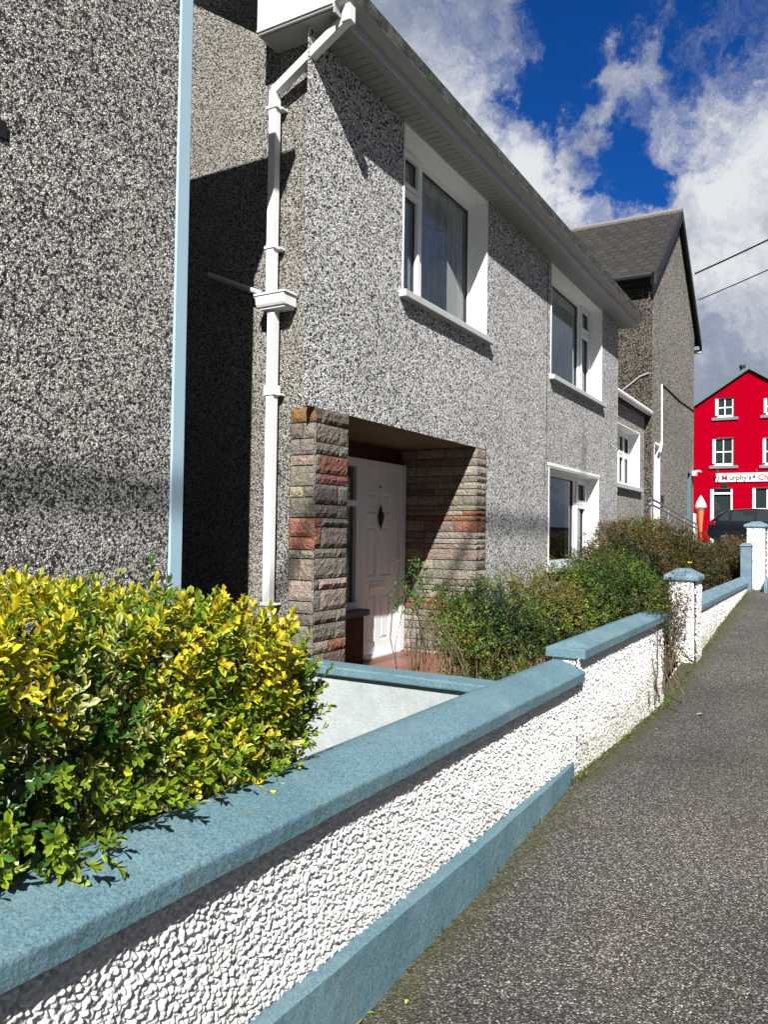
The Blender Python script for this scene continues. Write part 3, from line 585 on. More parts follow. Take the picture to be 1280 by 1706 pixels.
zp = lambda yz: 1.046-.001612*yz
def auto(a0, a1, cuts, cols): 
    L = []; pts = [a0]+[a0+(a1-a0)*c for c in cuts]+[a1]
    for i in range(len(pts)-1): L.append((pts[i], pts[i+1], cols[i]))
    return L
porch = MB(); porch.box(4.575, 5.00, 3.26, 3.50, -1.6, .883); porch.build('pillar_core', 'mortar', H)
porch = MB(); porch.box(7.455, 7.708, 3.265, 4.20, -1.6, .883); porch.build('jamb_core', 'mortar', H)
side = []; S0, S1 = 3.237, 3.470       # along Y on the gable side (near corner first)
for a, c_, cuts, cols in [(97, 165, [], 'o'), (165, 237, [.5], 'gd'), (237, 310, [.6], 'gg'), (310, 358, [], 'p'), (358, 450, [], 't'), (450, 500, [.45], 'gt'), (500, 592, [], 'g'), (592, 678, [], 'r'), (678, 735, [], 'r'),
                           (735, 775, [.55], 'gt'), (775, 872, [.6], 'tg'), (872, 965, [], 't'), (965, 1020, [], 'g'), (1020, 1072, [.55], 'gg'), (1072, 1200, [], 'g'), (1200, 1290, [], 't'), (1290, 1370, [], 'g'), (1370, 1500, [], 'd')]:
    side.append((zp(a), zp(c_), auto(S0, S1, cuts, cols)))
front = []; F0, F1 = 4.553, 5.010
for a, c_, cuts, cols in [(97, 165, [.22], 'dd'), (165, 250, [.72], 'dg'), (250, 305, [.72], 'dg'), (305, 392, [.2], 'gr'), (392, 438, [.22], 'gR'), (438, 530, [.7], 'dg'), (530, 590, [.7], 'gg'), (590, 632, [.24], 'rg'), (632, 728, [.24], 'rd'),
                           (728, 772, [.7], 'gd'), (772, 865, [.72], 'gd'), (865, 915, [.2], 'dt'), (915, 1010, [.25], 'gt'), (1010, 1068, [.7], 'gg'), (1068, 1145, [.68], 'dg'), (1145, 1200, [.5], 'tr'), (1200, 1290, [.4], 'gd'), (1290, 1370, [.7], 'dg'), (1370, 1500, [.5], 'gd')]:
    front.append((zp(a), zp(c_), auto(F0, F1, cuts, cols)))
b = MB(); blocks(b, ('x', 4.570, -1), side, .016, 3); blocks(b, ('y', 3.255, -1), front, .018, 4); b.build('stone_pillar', 'cladding_stone', H)
rows = []; rr = random.Random(9); z = .883; i = 0
while z > -1.4:
    h = rr.choice([.055, .07, .085, .10, .115]); cuts = sorted(rr.sample([.18, .3, .42, .55, .68, .8], rr.choice([1, 2, 2]))); cols = ''.join(rr.choice('ttcgtpcc') for _ in range(len(cuts)+1))
    if .12 < z < .24: cols = 'rp'+cols[2:]+'o' if len(cols) > 2 else 'or'; cuts = cuts[:len(cols)-1]
    if -.82 < z < -.62: cols = 'p'*1+'or'[:len(cuts)]+'t'*max(0, len(cuts)-2)
    rows.append((z, z-h, auto(3.238, 4.14, cuts, cols))); z -= h
rf = [(a, c_, auto(7.432, 7.709, rr.choice([[], [], [.4], [.6]]), [q[-1][2] for q in [bl]][0]*3)) for a, c_, bl in [(r_[0], r_[1], r_[2][:1]) for r_ in rows]]
b = MB(); blocks(b, ('x', 7.448, -1), rows, .0075, 5); blocks(b, ('y', 3.256, -1), rf, .014, 6); b.build('stone_cladding', 'cladding_stone', H)
b = MB(); b.box(5.0, 7.46, 3.27, 4.20, .888, .93); b.build('porch_ceiling', 'porch_ceiling_board', H)
b = MB(); b.box(5.0, 7.46, 4.155, 4.20, -1.5, .887); b.box(4.97, 5.0, 3.5, 4.20, -1.5, .887); b.build('porch_back', 'dark_timber', H)
b = MB(); b.box(4.6, 7.45, 2.75, 4.15, -1.36, -1.278); b.box(4.6, 8.2, 1.9, 2.749, -1.40, -1.283); b.build('porch_floor', 'terracotta_tiles', H)
# front door
DY = 4.10
b = MB(); b.box(6.50, 6.595, DY-.04, DY+.05, -1.27, .715); b.box(7.32, 7.42, DY-.04, DY+.05, -1.27, .715); b.box(6.595, 7.32, DY-.04, DY+.05, .655, .715); b.box(6.595, 7.32, DY-.06, DY+.05, -1.277, -1.25)
df = b.build('door_frame', 'door_paint', H, bevel=.004)
b = MB(); x0, x1, z0, z1 = 6.597, 7.318, -1.248, .653
P = [(6.68, 6.87, .18, .39), (6.97, 7.165, .18, .39), (6.68, 6.87, -.46, .05), (6.97, 7.165, -.46, .05), (6.68, 6.87, -1.12, -.64), (6.97, 7.165, -1.12, -.64)]
wall_sheet(b, 'y', DY, x0, x1, z0, z1, P)
for p in P:     # moulded panels
    a0, a1, c0, c1 = p; i1, i2 = .015, .042
    def ring(o0, y0, o1, y1):
        A = [(a0+o0, c0+o0), (a1-o0, c0+o0), (a1-o0, c1-o0), (a0+o0, c1-o0)]; B = [(a0+o1, c0+o1), (a1-o1, c0+o1), (a1-o1, c1-o1), (a0+o1, c1-o1)]
        for k in range(4): b.quad((A[k][0], y0, A[k][1]), (A[(k+1) % 4][0], y0, A[(k+1) % 4][1]), (B[(k+1) % 4][0], y1, B[(k+1) % 4][1]), (B[k][0], y1, B[k][1]))
    ring(0, DY, i1, DY+.018); ring(i1, DY+.018, i2, DY+.004); b.quad((a0+i2, DY+.004, c0+i2), (a1-i2, DY+.004, c0+i2), (a1-i2, DY+.004, c1-i2), (a0+i2, DY+.004, c1-i2))
door = b.build('door', 'door_paint', H)
b = MB(); b.box(6.76, 7.05, DY-.014, DY-.001, -.59, -.515); b.build('letterbox', 'white_box', door, bevel=.004)
b = MB(); b.box(6.785, 7.025, DY-.019, DY-.0145, -.57, -.535); b.build('flap', 'galvanised', door)
b = MB(); b.lathe(6.92, DY-.022, [(.003, -.12), (.012, -.08), (.026, -.03), (.034, .01), (.028, .05), (.012, .065), (.015, .085), (.006, .115), (.002, .14)], 12)
b.v = [(x, y, z+.14) for x, y, z in b.v]; b.build('knocker', 'black_iron', door, smooth=True)
b = MB(); b.tube([(6.92, DY-.012, .46), (6.92, DY+.0, .46)], .011, 10); b.build('spyhole', 'black_iron', door)
b = MB(); b.box(7.26, 7.29, DY-.02, DY-.001, -.46, -.22); b.tube([(7.275, DY-.045, -.30), (7.18, DY-.05, -.30)], .009, 8); b.tube([(7.275, DY, -.30), (7.275, DY-.05, -.30)], .009, 8); b.build('handle', 'white_box', door)
# sidelight over a low brick wall with slate sill
b = MB(); b.box(5.02, 6.42, DY-.04, DY+.05, .63, .715); b.box(5.02, 6.499, DY-.04, DY+.05, -.76, -.69); b.box(6.42, 6.499, DY-.04, DY+.05, -.69, .715); b.box(5.02, 6.42, DY-.04, DY+.05, .24, .30); b.box(5.7, 5.76, DY-.04, DY+.05, -.69, .24)
sd = b.build('sidelight', 'door_paint', H, bevel=.004)
g = MB(); g.quad((5.02, DY, -.69), (6.42, DY, -.69), (6.42, DY, .63), (5.02, DY, .63)); g.build('glass', 'window_glass', sd)
b = MB(); b.box(5.0, 6.42, 3.96, 4.055, -1.277, -.81); b.build('dwarf_wall', 'dark_brick', H)
b = MB(); b.box(5.0, 6.48, 3.92, 4.055, -.81, -.75); b.build('dwarf_wall_sill', 'dark_slate_stone', H, bevel=.006)
# windows of the main house
window_y(H, 5.81, 7.67, 2.07, ZS-.002, D, .20, [(5.90, 6.42, 3.20, 3.44), (5.90, 6.42, 2.15, 3.09), (6.54, 7.625, 2.13, 3.46)], casements=[(5.855, 6.465, 3.155, 3.485), (5.855, 6.465, 2.10, 3.135)], curtain=(5.86, 7.64))
window_y(H, 9.80, 12.33, 2.07, ZS-.002, D, .20, [(9.90, 11.68, 2.13, 3.46), (11.86, 12.22, 3.20, 3.44), (11.86, 12.22, 2.15, 3.05)], casements=[(11.80, 12.27, 3.15, 3.485), (11.80, 12.27, 2.10, 3.10)], curtain=(10.35, 12.3))
window_y(H, 9.77, 12.20, -.43, .885, D, .20, [(9.90, 10.30, .52, .76), (9.90, 10.30, -.35, .40), (10.42, 11.52, -.36, .80), (11.70, 12.08, .52, .76), (11.70, 12.08, -.35, .40)], casements=[(11.64, 12.13, .47, .81), (11.64, 12.13, -.40, .44)], curtain=(11.3, 12.18))
b = MB(); b.box(9.74, 12.23, D-.012, D+.01, .886, .925); b.build('lintel_drip', 'white_render_paint', H)
# drainpipe
dp = MB()
def rect_pipe(mb, pts, w=.065, d=.065):
    for i in range(len(pts)-1): mb.bar(pts[i], pts[i+1], d, w) if abs(pts[i+1][2]-pts[i][2]) > 99 else mb.bar(pts[i], pts[i+1], w, d)
b = MB(); b.box(4.455, 4.52, 3.575, 3.64, 1.72, 3.245); b.box(4.455, 4.52, 3.555, 3.62, -1.4, 1.62); pp = b.build('drainpipe', 'white_upvc', H, bevel=.006)
b = MB(); b.bar((4.487, 3.607, 3.235), (4.44, 2.935, 3.55), .066, .066); b.box(4.40, 4.475, 2.90, 2.972, 3.51, 3.625); b.build('elbow', 'white_upvc', pp, bevel=.006)
for z in (3.10, 2.06, .98, -.55):
    dy = 0 if z > 1.7 else -.02
    b = MB(); b.box(4.446, 4.53, 3.562+dy, 3.653+dy, z, z+(.02 if z != .98 else .075)); b.box(4.50, 4.562, 3.545+dy, 3.67+dy, z+.003, z+.017); b.build('bracket', 'white_upvc', pp, bevel=.003)
b = MB(); b.prism([(4.40, 1.70), (4.55, 1.70), (4.55, 1.62), (4.42, 1.62), (4.408, 1.64)], 'y', 3.425, 3.69); b.prism([(4.392, 1.702), (4.55, 1.702), (4.55, 1.718), (4.392, 1.718)], 'y', 3.415, 3.70); b.prism([(4.43, 1.605), (4.55, 1.605), (4.55, 1.62), (4.43, 1.62)], 'y', 3.44, 3.67)
b.build('hopper', 'white_upvc', pp, bevel=.004)
b = MB(); b.tube([(4.50, 4.24, 1.975), (4.49, 3.70, 1.745)], .022, 12); b.build('waste_pipe', 'grey_pipe', H, smooth=True)
# ------------------------------------------------------------------ left house
LH = thing('house', 'nearest pebbledash house at the left edge with a pale blue corner band', 'house', (-1, 6, -1.5))
b = MB(); b.quad((-7, D, -1.9), (3.17, D, -1.9), (3.17, D, 4.0), (-7, D, 4.0)); b.quad((3.262, D+.02, -1.9), (3.262, 9, -1.9), (3.262, 9, 4.0), (3.262, D+.02, 4.0)); b.quad((-7, 9, -1.9), (3.262, 9, -1.9), (3.262, 9, 4), (-7, 9, 4)); b.quad((-7, D, -1.9), (-7, 9, -1.9), (-7, 9, 4), (-7, D, 4))
b.build('wall', 'pebbledash_dark', LH)
b = MB(); b.box(3.172, 3.268, D-.012, D+.09, -1.9, 3.995); b.build('corner_band', 'blue_band', LH, bevel=.006)
b = MB(); b.prism([(3.251, 3.12), (2.87, 3.98), (2.87, 4.05), (9.2, 4.05), (9.2, 3.96), (3.251, 3.96)], 'x', 2.98, 3.27); b.box(-7.1, 2.979, 2.87, 9.2, 3.96, 4.05); b.build('roof', 'white_box', LH)
b = MB(); b.box(2.04, 2.128, D-.012, D+.01, 1.735, 1.815); b.build('vent', 'black_plastic', LH, bevel=.004)
# ------------------------------------------------------------------ annexe between the houses
A = thing('annexe', 'small flat roofed pebbledash extension with a white window and white gutter', 'building', (15, 5, -1))
AY = 3.45
b = MB(); wall_sheet(b, 'y', AY, 13.39, 16.42, -1.5, 2.40, [(13.9, 16.0, .93, 2.03)]); b.quad((13.39, AY, 2.4), (16.42, AY, 2.4), (16.42, 9, 2.4), (13.39, 9, 2.4)); b.quad((13.39, 8.9, -1.5), (16.42, 8.9, -1.5), (16.42, 8.9, 2.4), (13.39, 8.9, 2.4)); b.build('wall', 'pebbledash_annexe', A)
window_y(A, 13.9, 16.0, .93, 2.03, AY, .20, [(14.0, 14.9, 1.0, 1.94), (15.1, 15.4, 1.62, 1.90), (15.1, 15.4, 1.02, 1.50), (15.55, 15.88, 1.62, 1.90), (15.55, 15.88, 1.02, 1.50)], casements=[(15.05, 15.45, 1.57, 1.94), (15.05, 15.45, .98, 1.54)], sill_h=.08)
b = MB(); b.tube([(13.3, AY-.10, 2.50), (16.46, AY-.10, 2.50)], .062, 12); b.build('gutter', 'white_upvc', A, smooth=True)
b = MB(); b.box(13.39, 16.40, AY-.03, AY-.002, 2.40, 2.56); b.box(13.39, 16.44, AY-.06, 9, 2.57, 2.62); b.build('roof_edge', 'black_trim', A)
# ------------------------------------------------------------------ tall gabled house
T = thing('house', 'tall grey pebbledash house with a steep brown slate gable above the annexe', 'house', (19, 7, -1))
TY, TX0, TX1, TA, TE, TP = 3.31, 16.45, 21.75, 19.2, 5.38, 7.52
b = MB(); dhole = (16.72, 17.30, -.6, 1.95); whole = (20.75, 21.28, .35, 1.62)
wall_sheet(b, 'y', TY, TX0, TX1, -1.2, TE, [dhole, whole]); b.quad((TX0, TY, TE), (TX1, TY, TE), (TA, TY, TP)); b.quad((TX1, TY, -1.2), (TX1, 12, -1.2), (TX1, 12, TE), (TX1, TY, TE)); b.quad((TX0, 12, -1.2), (TX1, 12, -1.2), (TX1, 12, TE), (TA, 12, TP), (TX0, 12, TE))
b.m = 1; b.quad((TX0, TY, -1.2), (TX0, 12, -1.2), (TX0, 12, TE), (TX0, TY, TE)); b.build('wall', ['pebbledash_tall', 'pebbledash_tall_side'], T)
sl = (TP-TE)/(TA-TX0); sr = (TP-TE)/(TX1-TA); yo = TY-.10
slate_roof('roof', [[(TX0-.25, 12.1, TE-.25*sl+.12), (TX0-.25, yo, TE-.25*sl+.12), (TA, yo, TP+.12), (TA, 12.1, TP+.12)], [(TX1+.45, yo, TE-.45*sr+.12), (TX1+.45, 12.1, TE-.45*sr+.12), (TA, 12.1, TP+.12), (TA, yo, TP+.12)]], 'brown_slates', T, .06)
b = MB(); b.tube([(TA, yo-.02, TP+.14), (TA, 12.1, TP+.14)], .07, 8); b.build('ridge_tiles', 'rubble', T, smooth=True)
b = MB(); 
for (xa, za, xb, zb_) in ((TX0-.27, TE-.27*sl, TA, TP), (TX1+.46, TE-.46*sr, TA, TP)):
    b.prism([(xa, za-.10), (xb, zb_-.10), (xb, zb_+.13), (xa, za+.11)], 'y', yo-.03, yo+.02)
b.build('bargeboard', 'black_trim', T)
b = MB(); b.tube([(TX0-.30, TY-.05, TE-.13), (TX0-.30, 12, TE-.13)], .075, 10); b.box(TX0-.22, TX0-.01, TY+.0, 12, TE-.28, TE-.12); b.build('gutter', 'black_trim', T)
b = MB(); b.tube([(TX1+.46, TY-.12, TE-.44), (TX1+.46, 9, TE-.44)], .06, 8); b.build('gutter', 'white_upvc', T)
# doorway with a white reveal
b = MB(); b.box(16.72, 17.30, TY+.30, TY+.34, -.6, 1.95); b.build('door', 'interior_dark', T)
b = MB(); b.box(17.27, 17.30, TY-.006, TY+.32, -.6, 1.95); b.box(16.69, 16.72, TY-.006, TY+.02, -.6, 1.95); b.prism([(16.69, 1.90), (17.30, 1.90), (17.30, 1.95), (16.69, 1.95)], 'y', TY-.006, TY+.32); b.box(16.95, 17.269, TY+.27, TY+.299, -.6, 1.90); b.build('door_surround', 'white_render_paint', T)
window_y(T, 20.75, 21.28, .35, 1.62, TY, .15, [(20.82, 21.21, .42, 1.55)], sill=False, frame_m='teal_trim', reveal_m='teal_trim')
b = MB(); b.tube([(17.38, TY-.02, 1.98), (17.36, TY-.02, 3.24)], .018, 8); b.tube([(17.37, TY-.02, 1.98), (17.15, TY-.02, 1.75)], .03, 8); b.build('pipe', 'white_upvc', T)
b = MB(); b.tube([(17.5, TY-.012, 3.26), (19.5, TY-.012, 3.22), (21.7, TY-.012, 3.28)], .012, 6); b.build('cable', 'cable_black', T)
b = MB(); b.tube([(TX0-.03, 3.90, 3.0), (TX0-.03, 3.55, 3.26), (TX0-.03, 3.36, 3.32)], .016, 6); b.build('cable', 'cable_grey', T)
b = MB(); b.box(21.35, 21.6, TY-.12, TY-.02, 1.56, 1.68); b.box(21.45, 21.75, TY-.2, TY-.1, 1.66, 1.70); b.build('lamp', 'white_plastic', T)
b = MB(); b.box(17.42, 17.5, TY-.05, TY-.002, .62, .86); b.build('meter_box', 'black_plastic', T)
st = thing('steps', 'concrete steps and landing under the metal handrail of the tall house', 'steps', (17, 3, -.9))
b = MB(); b.box(14.2, 18.0, 2.65, TY-.01, -1.1, -.58); 
for i in range(3): b.box(18.0+i*.5, 18.5+i*.5, 2.65, TY-.01, -1.1, -.58-.06*(i+1))
b.build('step', 'rubble', st)
hr = thing('handrail', 'double bar galvanised handrail sloping down across the front of the tall house', 'handrail', (17, 2.9, -.6))
b = MB()
for dz in (0, -.10): b.tube([(14.28, 2.9, .66+dz), (15.2, 2.9, .60+dz), (19.6, 2.9, .27+dz)], .022, 8)
b.build('rail', 'galvanised', hr, smooth=True)
for x, z in ((14.4, .6), (16.0, .53), (17.8, .40), (19.5, .27)):
    b = MB(); b.tube([(x, 2.9, -.8), (x, 2.9, z)], .02, 8); b.build('post', 'galvanised', hr, smooth=True)
# ------------------------------------------------------------------ red building
RX = 38.0
S = thing('shop', 'bright red gabled public house with white sash windows and a white name board', 'building', (RX+5, 2, -.3))
EY, EZ, AYr, AZ = 5.95, 5.80, 3.47, 7.42; RYr = 2*AYr-EY
WH = [(4.09, 4.87, 5.37, 6.28), (4.09, 4.98, 3.19, 4.45), (4.12, 5.07, -.3, 2.19), (2.07, 2.88, 5.37, 6.15), (2.0, 2.92, 3.16, 4.38), (1.6, 3.33, .3, 2.19)]
b = MB(); wall_sheet(b, 'x', RX, -4.5, EY, -.6, 5.0, [(h[0], h[1], h[2], h[3]) for h in WH if h[3] < 5]); wall_sheet(b, 'x', RX, 1.5, 5.4, 5.0, 6.1, [(4.09, 4.87, 5.37, 6.1), (2.07, 2.88, 5.37, 6.1)])
b.quad((RX, 5.4, 5.0), (RX, EY, 5.0), (RX, EY, EZ), (RX, 5.4, 6.16)); b.quad((RX, 5.4, 6.1), (RX, 5.4, 6.16), (RX, 5.10, 6.35), (RX, 4.87, 6.50), (RX, 4.87, 6.1))
b.quad((RX, 4.09, 6.28), (RX, 4.87, 6.28), (RX, 4.87, 6.50), (RX, 4.09, 7.01)); b.quad((RX, 2.88, 6.1), (RX, 4.09, 6.1), (RX, 4.09, 7.01), (RX, AYr, AZ), (RX, 2.88, 7.03)); b.quad((RX, 1.0, 5.0), (RX, 1.5, 5.0), (RX, 1.5, 6.1), (RX, 1.5, 6.13), (RX, RYr, EZ))
b.quad((RX, 1.5, 6.1), (RX, 2.07, 6.1), (RX, 2.07, 6.50), (RX, 1.5, 6.13)); b.quad((RX, 2.07, 6.15), (RX, 2.88, 6.15), (RX, 2.88, 7.03), (RX, 2.07, 6.50)); b.quad((RX, EY, -.6), (RX+9, EY, -.6), (RX+9, EY, EZ), (RX, EY, EZ))
b.build('wall', 'red_paint', S)
slate_roof('roof', [[(RX+9, EY+.15, EZ-.02), (RX-.12, EY+.15, EZ-.02), (RX-.12, AYr, AZ+.12), (RX+9, AYr, AZ+.12)], [(RX-.12, RYr-.15, EZ-.02), (RX+9, RYr-.15, EZ-.02), (RX+9, AYr, AZ+.12), (RX-.12, AYr, AZ+.12)]], 'grey_slates', S, .06)
b = MB(); dz = (AZ-EZ)/(EY-AYr)
for s_ in (1, -1):
    e = AYr+s_*(EY+.2-AYr); ez = EZ-.2*dz
    b.prism([(e, ez+.0), (AYr, AZ+.02), (AYr, AZ+.20), (e, ez+.16)], 'x', RX-.16, RX-.02)
b.build('bargeboard', 'teal_trim', S)
b = MB(); b.lathe(RX+2, 3.95, [(.10, 7.0), (.10, 7.9), (.14, 7.93), (.14, 8.05), (.09, 8.05)], 12); b.build('chimney', 'black_iron', S)
def sash(y0, y1, z0, z1, bars=True, sill=True, sillm='grey_sill', split=1):
    b = MB(); x = RX+.10; f = .09
    b.box(x, x+.05, y0, y1, z0, z0+f*1.2); b.box(x, x+.05, y0, y1, z1-f*.6, z1); b.box(x-.09, x+.05, y1-.12, y1, z0+.108, z1-.054); b.box(x, x+.05, y0, y0+f, z0+.108, z1-.054)
    if bars:
        zm = (z0+z1)/2; b.box(x+.004, x+.045, y0+f, y1-.12, zm-.025, zm+.025)
        for k in range(1, split+1):
            yy = y0+(y1-y0)*k/(split+1); b.box(x+.002, x+.047, yy-.02, yy+.02, z0+.108, zm-.025); b.box(x+.002, x+.047, yy-.02, yy+.02, zm+.025, z1-.054)
    w = b.build('window', 'white_upvc', S); g = MB(); g.quad((x+.03, y0, z0), (x+.03, y1, z0), (x+.03, y1, z1), (x+.03, y0, z1)); g.build('glass', 'car_glass', w)
    if sill: s = MB(); s.box(RX-.07, RX+.09, y0-.18, y1+.14, z0-.13, z0-.005); s.build('sill', sillm, w)
    return w
for i in (0, 1, 3, 4): sash(*WH[i])
sash(1.6, 3.33, .3, 2.19, True, False, split=2)
b = MB(); b.box(RX+.06, RX+.14, 4.93, 5.07, -.3, 2.19); b.box(RX+.06, RX+.14, 4.12, 4.22, -.3, 2.19); b.box(RX+.06, RX+.14, 4.22, 4.93, 1.90, 1.98); b.box(RX+.06, RX+.14, 4.22, 4.93, 2.14, 2.19); dd = b.build('door_frame', 'white_upvc', S)
b = MB(); b.box(RX+.15, RX+.2, 4.22, 4.93, -.3, 2.14); b.build('door', 'car_glass', S)
b = MB(); b.box(RX-.06, RX-.004, -1.6, 4.84, 2.45, 2.84); sb = b.build('sign_board', 'sign_white', S)
def text(parent, s_, y, z, size, mat, name='lettering', shear=0):
    cu = bpy.data.curves.new(name, 'FONT'); cu.body = s_; cu.size = size; cu.extrude = .006; cu.offset = .006; cu.shear = shear
    tmp = bpy.data.objects.new('tmp', cu); sc.collection.objects.link(tmp); dg = bpy.context.evaluated_depsgraph_get(); me = bpy.data.meshes.new_from_object(tmp.evaluated_get(dg))
    bpy.data.objects.remove(tmp); M = Matrix(((0, 0, 1, RX-.065), (-1, 0, 0, y), (0, 1, 0, z), (0, 0, 0, 1))); M = Matrix(((0, 0, -1, RX-.068), (-1, 0, 0, y), (0, 1, 0, z), (0, 0, 0, 1)))
    me.transform(M); me.materials.clear(); me.materials.append(MATS[mat]); me.name = name
    o = bpy.data.objects.new(name, me); sc.collection.objects.link(o); o.parent = parent; o.matrix_parent_inverse = Matrix.Translation(-parent.location); return o
text(sb, 'J', 4.76, 2.53, .30, 'letter_black'); text(sb, 'M', 4.60, 2.52, .34, 'letter_red'); text(sb, 'urphy\u2019s', 4.27, 2.54, .31, 'letter_black'); text(sb, 'Ch', 3.10, 2.52, .34, 'letter_red')
for y in (4.72, 3.14):
    b = MB(); b.tube([(RX-.02, y, 2.98), (RX-.30, y, 3.02), (RX-.33, y, 2.96)], .015, 6); b.lathe(RX-.33, y, [(.02, 2.98), (.05, 2.92), (.055, 2.89)], 10); b.build('lamp', 'black_iron', S)
b = MB(); b.box(RX-.05, RX-.004, 4.35, 4.6, 2.24, 2.38); b.build('lamp', 'black_iron', S)
# ------------------------------------------------------------------ parked car
C = thing('parked_car', 'dark blue hatchback parked side on before the red building', 'car', (34.9, 2.5, gz(34)))
cz = gz(34.5)-.01; CY0 = 4.66
ST = [(0.0, .45, .62, .70, None), (.05, .30, .88, .95, None), (.2, .24, .94, 1.06, 1.12), (.45, .22, .95, 1.30, 1.40), (.7, .2, .94, 1.42, 1.47), (1.2, .2, .93, 1.47, 1.47), (1.7, .2, .92, 1.49, 1.49), (2.3, .2, .90, 1.46, 1.46), (2.8, .2, .88, 1.32, 1.36), (3.35, .2, .88, .97, .98), (3.7, .22, .80, .88, .88), (4.1, .25, .70, .76, .76), (4.22, .4, .55, .60, .60)]
b = MB(); vs = []; HW = .88
for u, zl, zb_, zr, _ in ST:
    y = CY0-u; tap = 1-.10*max(0, (u-3.5)/.7)-.06*max(0, (.3-u)/.3); w = HW*tap; wr = w-.20 if zr-zb_ > .2 else w-.06*(1 if zr-zb_ > .02 else .4)
    vs += [(-w*.93, y, zl), (-w, y, (zl+zb_)/2), (-w*.985, y, zb_), (-wr, y, zr-.03), (-wr+.1, y, zr), (wr-.1, y, zr), (wr, y, zr-.03), (w*.985, y, zb_), (w, y, (zl+zb_)/2), (w*.93, y, zl)]
n = 10; fs = [(i*n+j, (i+1)*n+j, (i+1)*n+(j+1) % n, i*n+(j+1) % n) for i in range(len(ST)-1) for j in range(n)]+[tuple(range(n)), tuple(range((len(ST)-1)*n, len(ST)*n))[::-1]]
vs = [(34.9+x, y, z+cz) for x, y, z in vs]; b.add(vs, fs); body = b.build('body', 'car_paint', C, smooth=True, bevel=.03)
def sidewin(pts, nm='window'):
    b = MB()
    def X(z): return 34.9-(HW*.985-.20*(z-.92)/.52)-.012
    q = [(X(z), CY0-u, z+cz) for u, z in pts]; b.quad(*q); return b.build(nm, 'car_glass', C)
sidewin([(.42, 1.0), (.80, .99), (.82, 1.35), (.62, 1.30)]); sidewin([(.90, .99), (1.72, .97), (1.74, 1.41), (.92, 1.38)]); sidewin([(1.82, .97), (3.0, .95), (2.62, 1.33), (1.84, 1.41)])
b = MB(); b.box(34.02, 34.2, CY0-.32, CY0-.02, .80+cz, .96+cz); b.build('tail_light', 'tail_light', C, bevel=.03)
b = MB(); b.box(34.0, 34.03, CY0-1.60, CY0-1.44, .84+cz, .87+cz); b.build('handle', 'chrome', C); b = MB(); b.box(34.0, 34.03, CY0-2.75, CY0-2.59, .82+cz, .85+cz); b.build('handle', 'chrome', C)
b = MB(); b.box(33.86, 34.02, CY0-3.05, CY0-2.9, .93+cz, 1.05+cz); b.build('mirror', 'car_paint', C, bevel=.03)
for u in (.78, 3.42):
    for xx in (34.05, 35.62):
        b = MB(); yy = CY0-u; n = 24
        prof = [(0, .30), (.02, .32), (.18, .32), (.2, .30)]
        vs = [(xx+px, yy+r*math.cos(2*math.pi*k/n), cz+.32+r*math.sin(2*math.pi*k/n)) for px, r in prof for k in range(n)]
        b.add(vs, [(i*n+k, i*n+(k+1) % n, (i+1)*n+(k+1) % n, (i+1)*n+k) for i in range(3) for k in range(n)]+[tuple(range(n))[::-1], tuple(range(3*n, 4*n))]); wq = b.build('wheel', 'tyre', C)
        b = MB(); 
        for k in range(5):
            a = 2*math.pi*k/5; b.bar((xx-.005, yy+.04*math.cos(a), cz+.32+.04*math.sin(a)), (xx-.005, yy+.20*math.cos(a), cz+.32+.20*math.sin(a)), .06, .02)
        b.tube([(xx-.012, yy, cz+.32), (xx+.01, yy, cz+.32)], .06, 12); b.tube([(xx-.004, yy, cz+.32), (xx+.01, yy, cz+.32)], .215, 20); b.build('rim', 'wheel_metal', wq)
# low rubble wall between the far garden and the street
rw = MB()
for i in range(26):
    for j in range(3):
        y = 2.6+i*.16+.08*(j % 2)+random.uniform(-.02, .02); z = gz(27)-.05+j*.11; rw.box(26.9+random.uniform(-.03, .03), 27.25, y, y+.15, z, z+.10)
tag(rw.build('rubble_wall', 'rubble', bevel=.02), 'low grey rubble wall beyond the brown bush in front of the car', 'wall')
# ice cream sculpture
IC = thing('ice_cream_sculpture', 'giant white soft serve in an orange cone standing by the red wall', 'sculpture', (36, 5.18, gz(36)))
z0 = gz(36); b = MB(); b.lathe(36, 5.18, [(.10, z0+.0), (.10, z0+.06), (.04, z0+.08), (.05, z0+.5), (.13, 1.10), (.145, 1.12), (.145, 1.17)], 18); b.build('cone', 'orange_plastic', IC, smooth=True)
b = MB(); pr = [(.16, 1.17), (.23, 1.24), (.24, 1.30), (.20, 1.36), (.21, 1.40), (.17, 1.47), (.17, 1.50), (.12, 1.57), (.11, 1.61), (.06, 1.68), (.01, 1.76)]; b.lathe(36, 5.18, pr, 18); b.build('soft_serve', 'white_plastic', IC, smooth=True)
b = MB(); b.box(35.8, 36.2, 5.38, 5.62, gz(36)-.02, .62+.35); tag(b.build('white_cabinet', 'white_plastic', bevel=.03), 'small white cabinet beside the orange cone', 'cabinet')
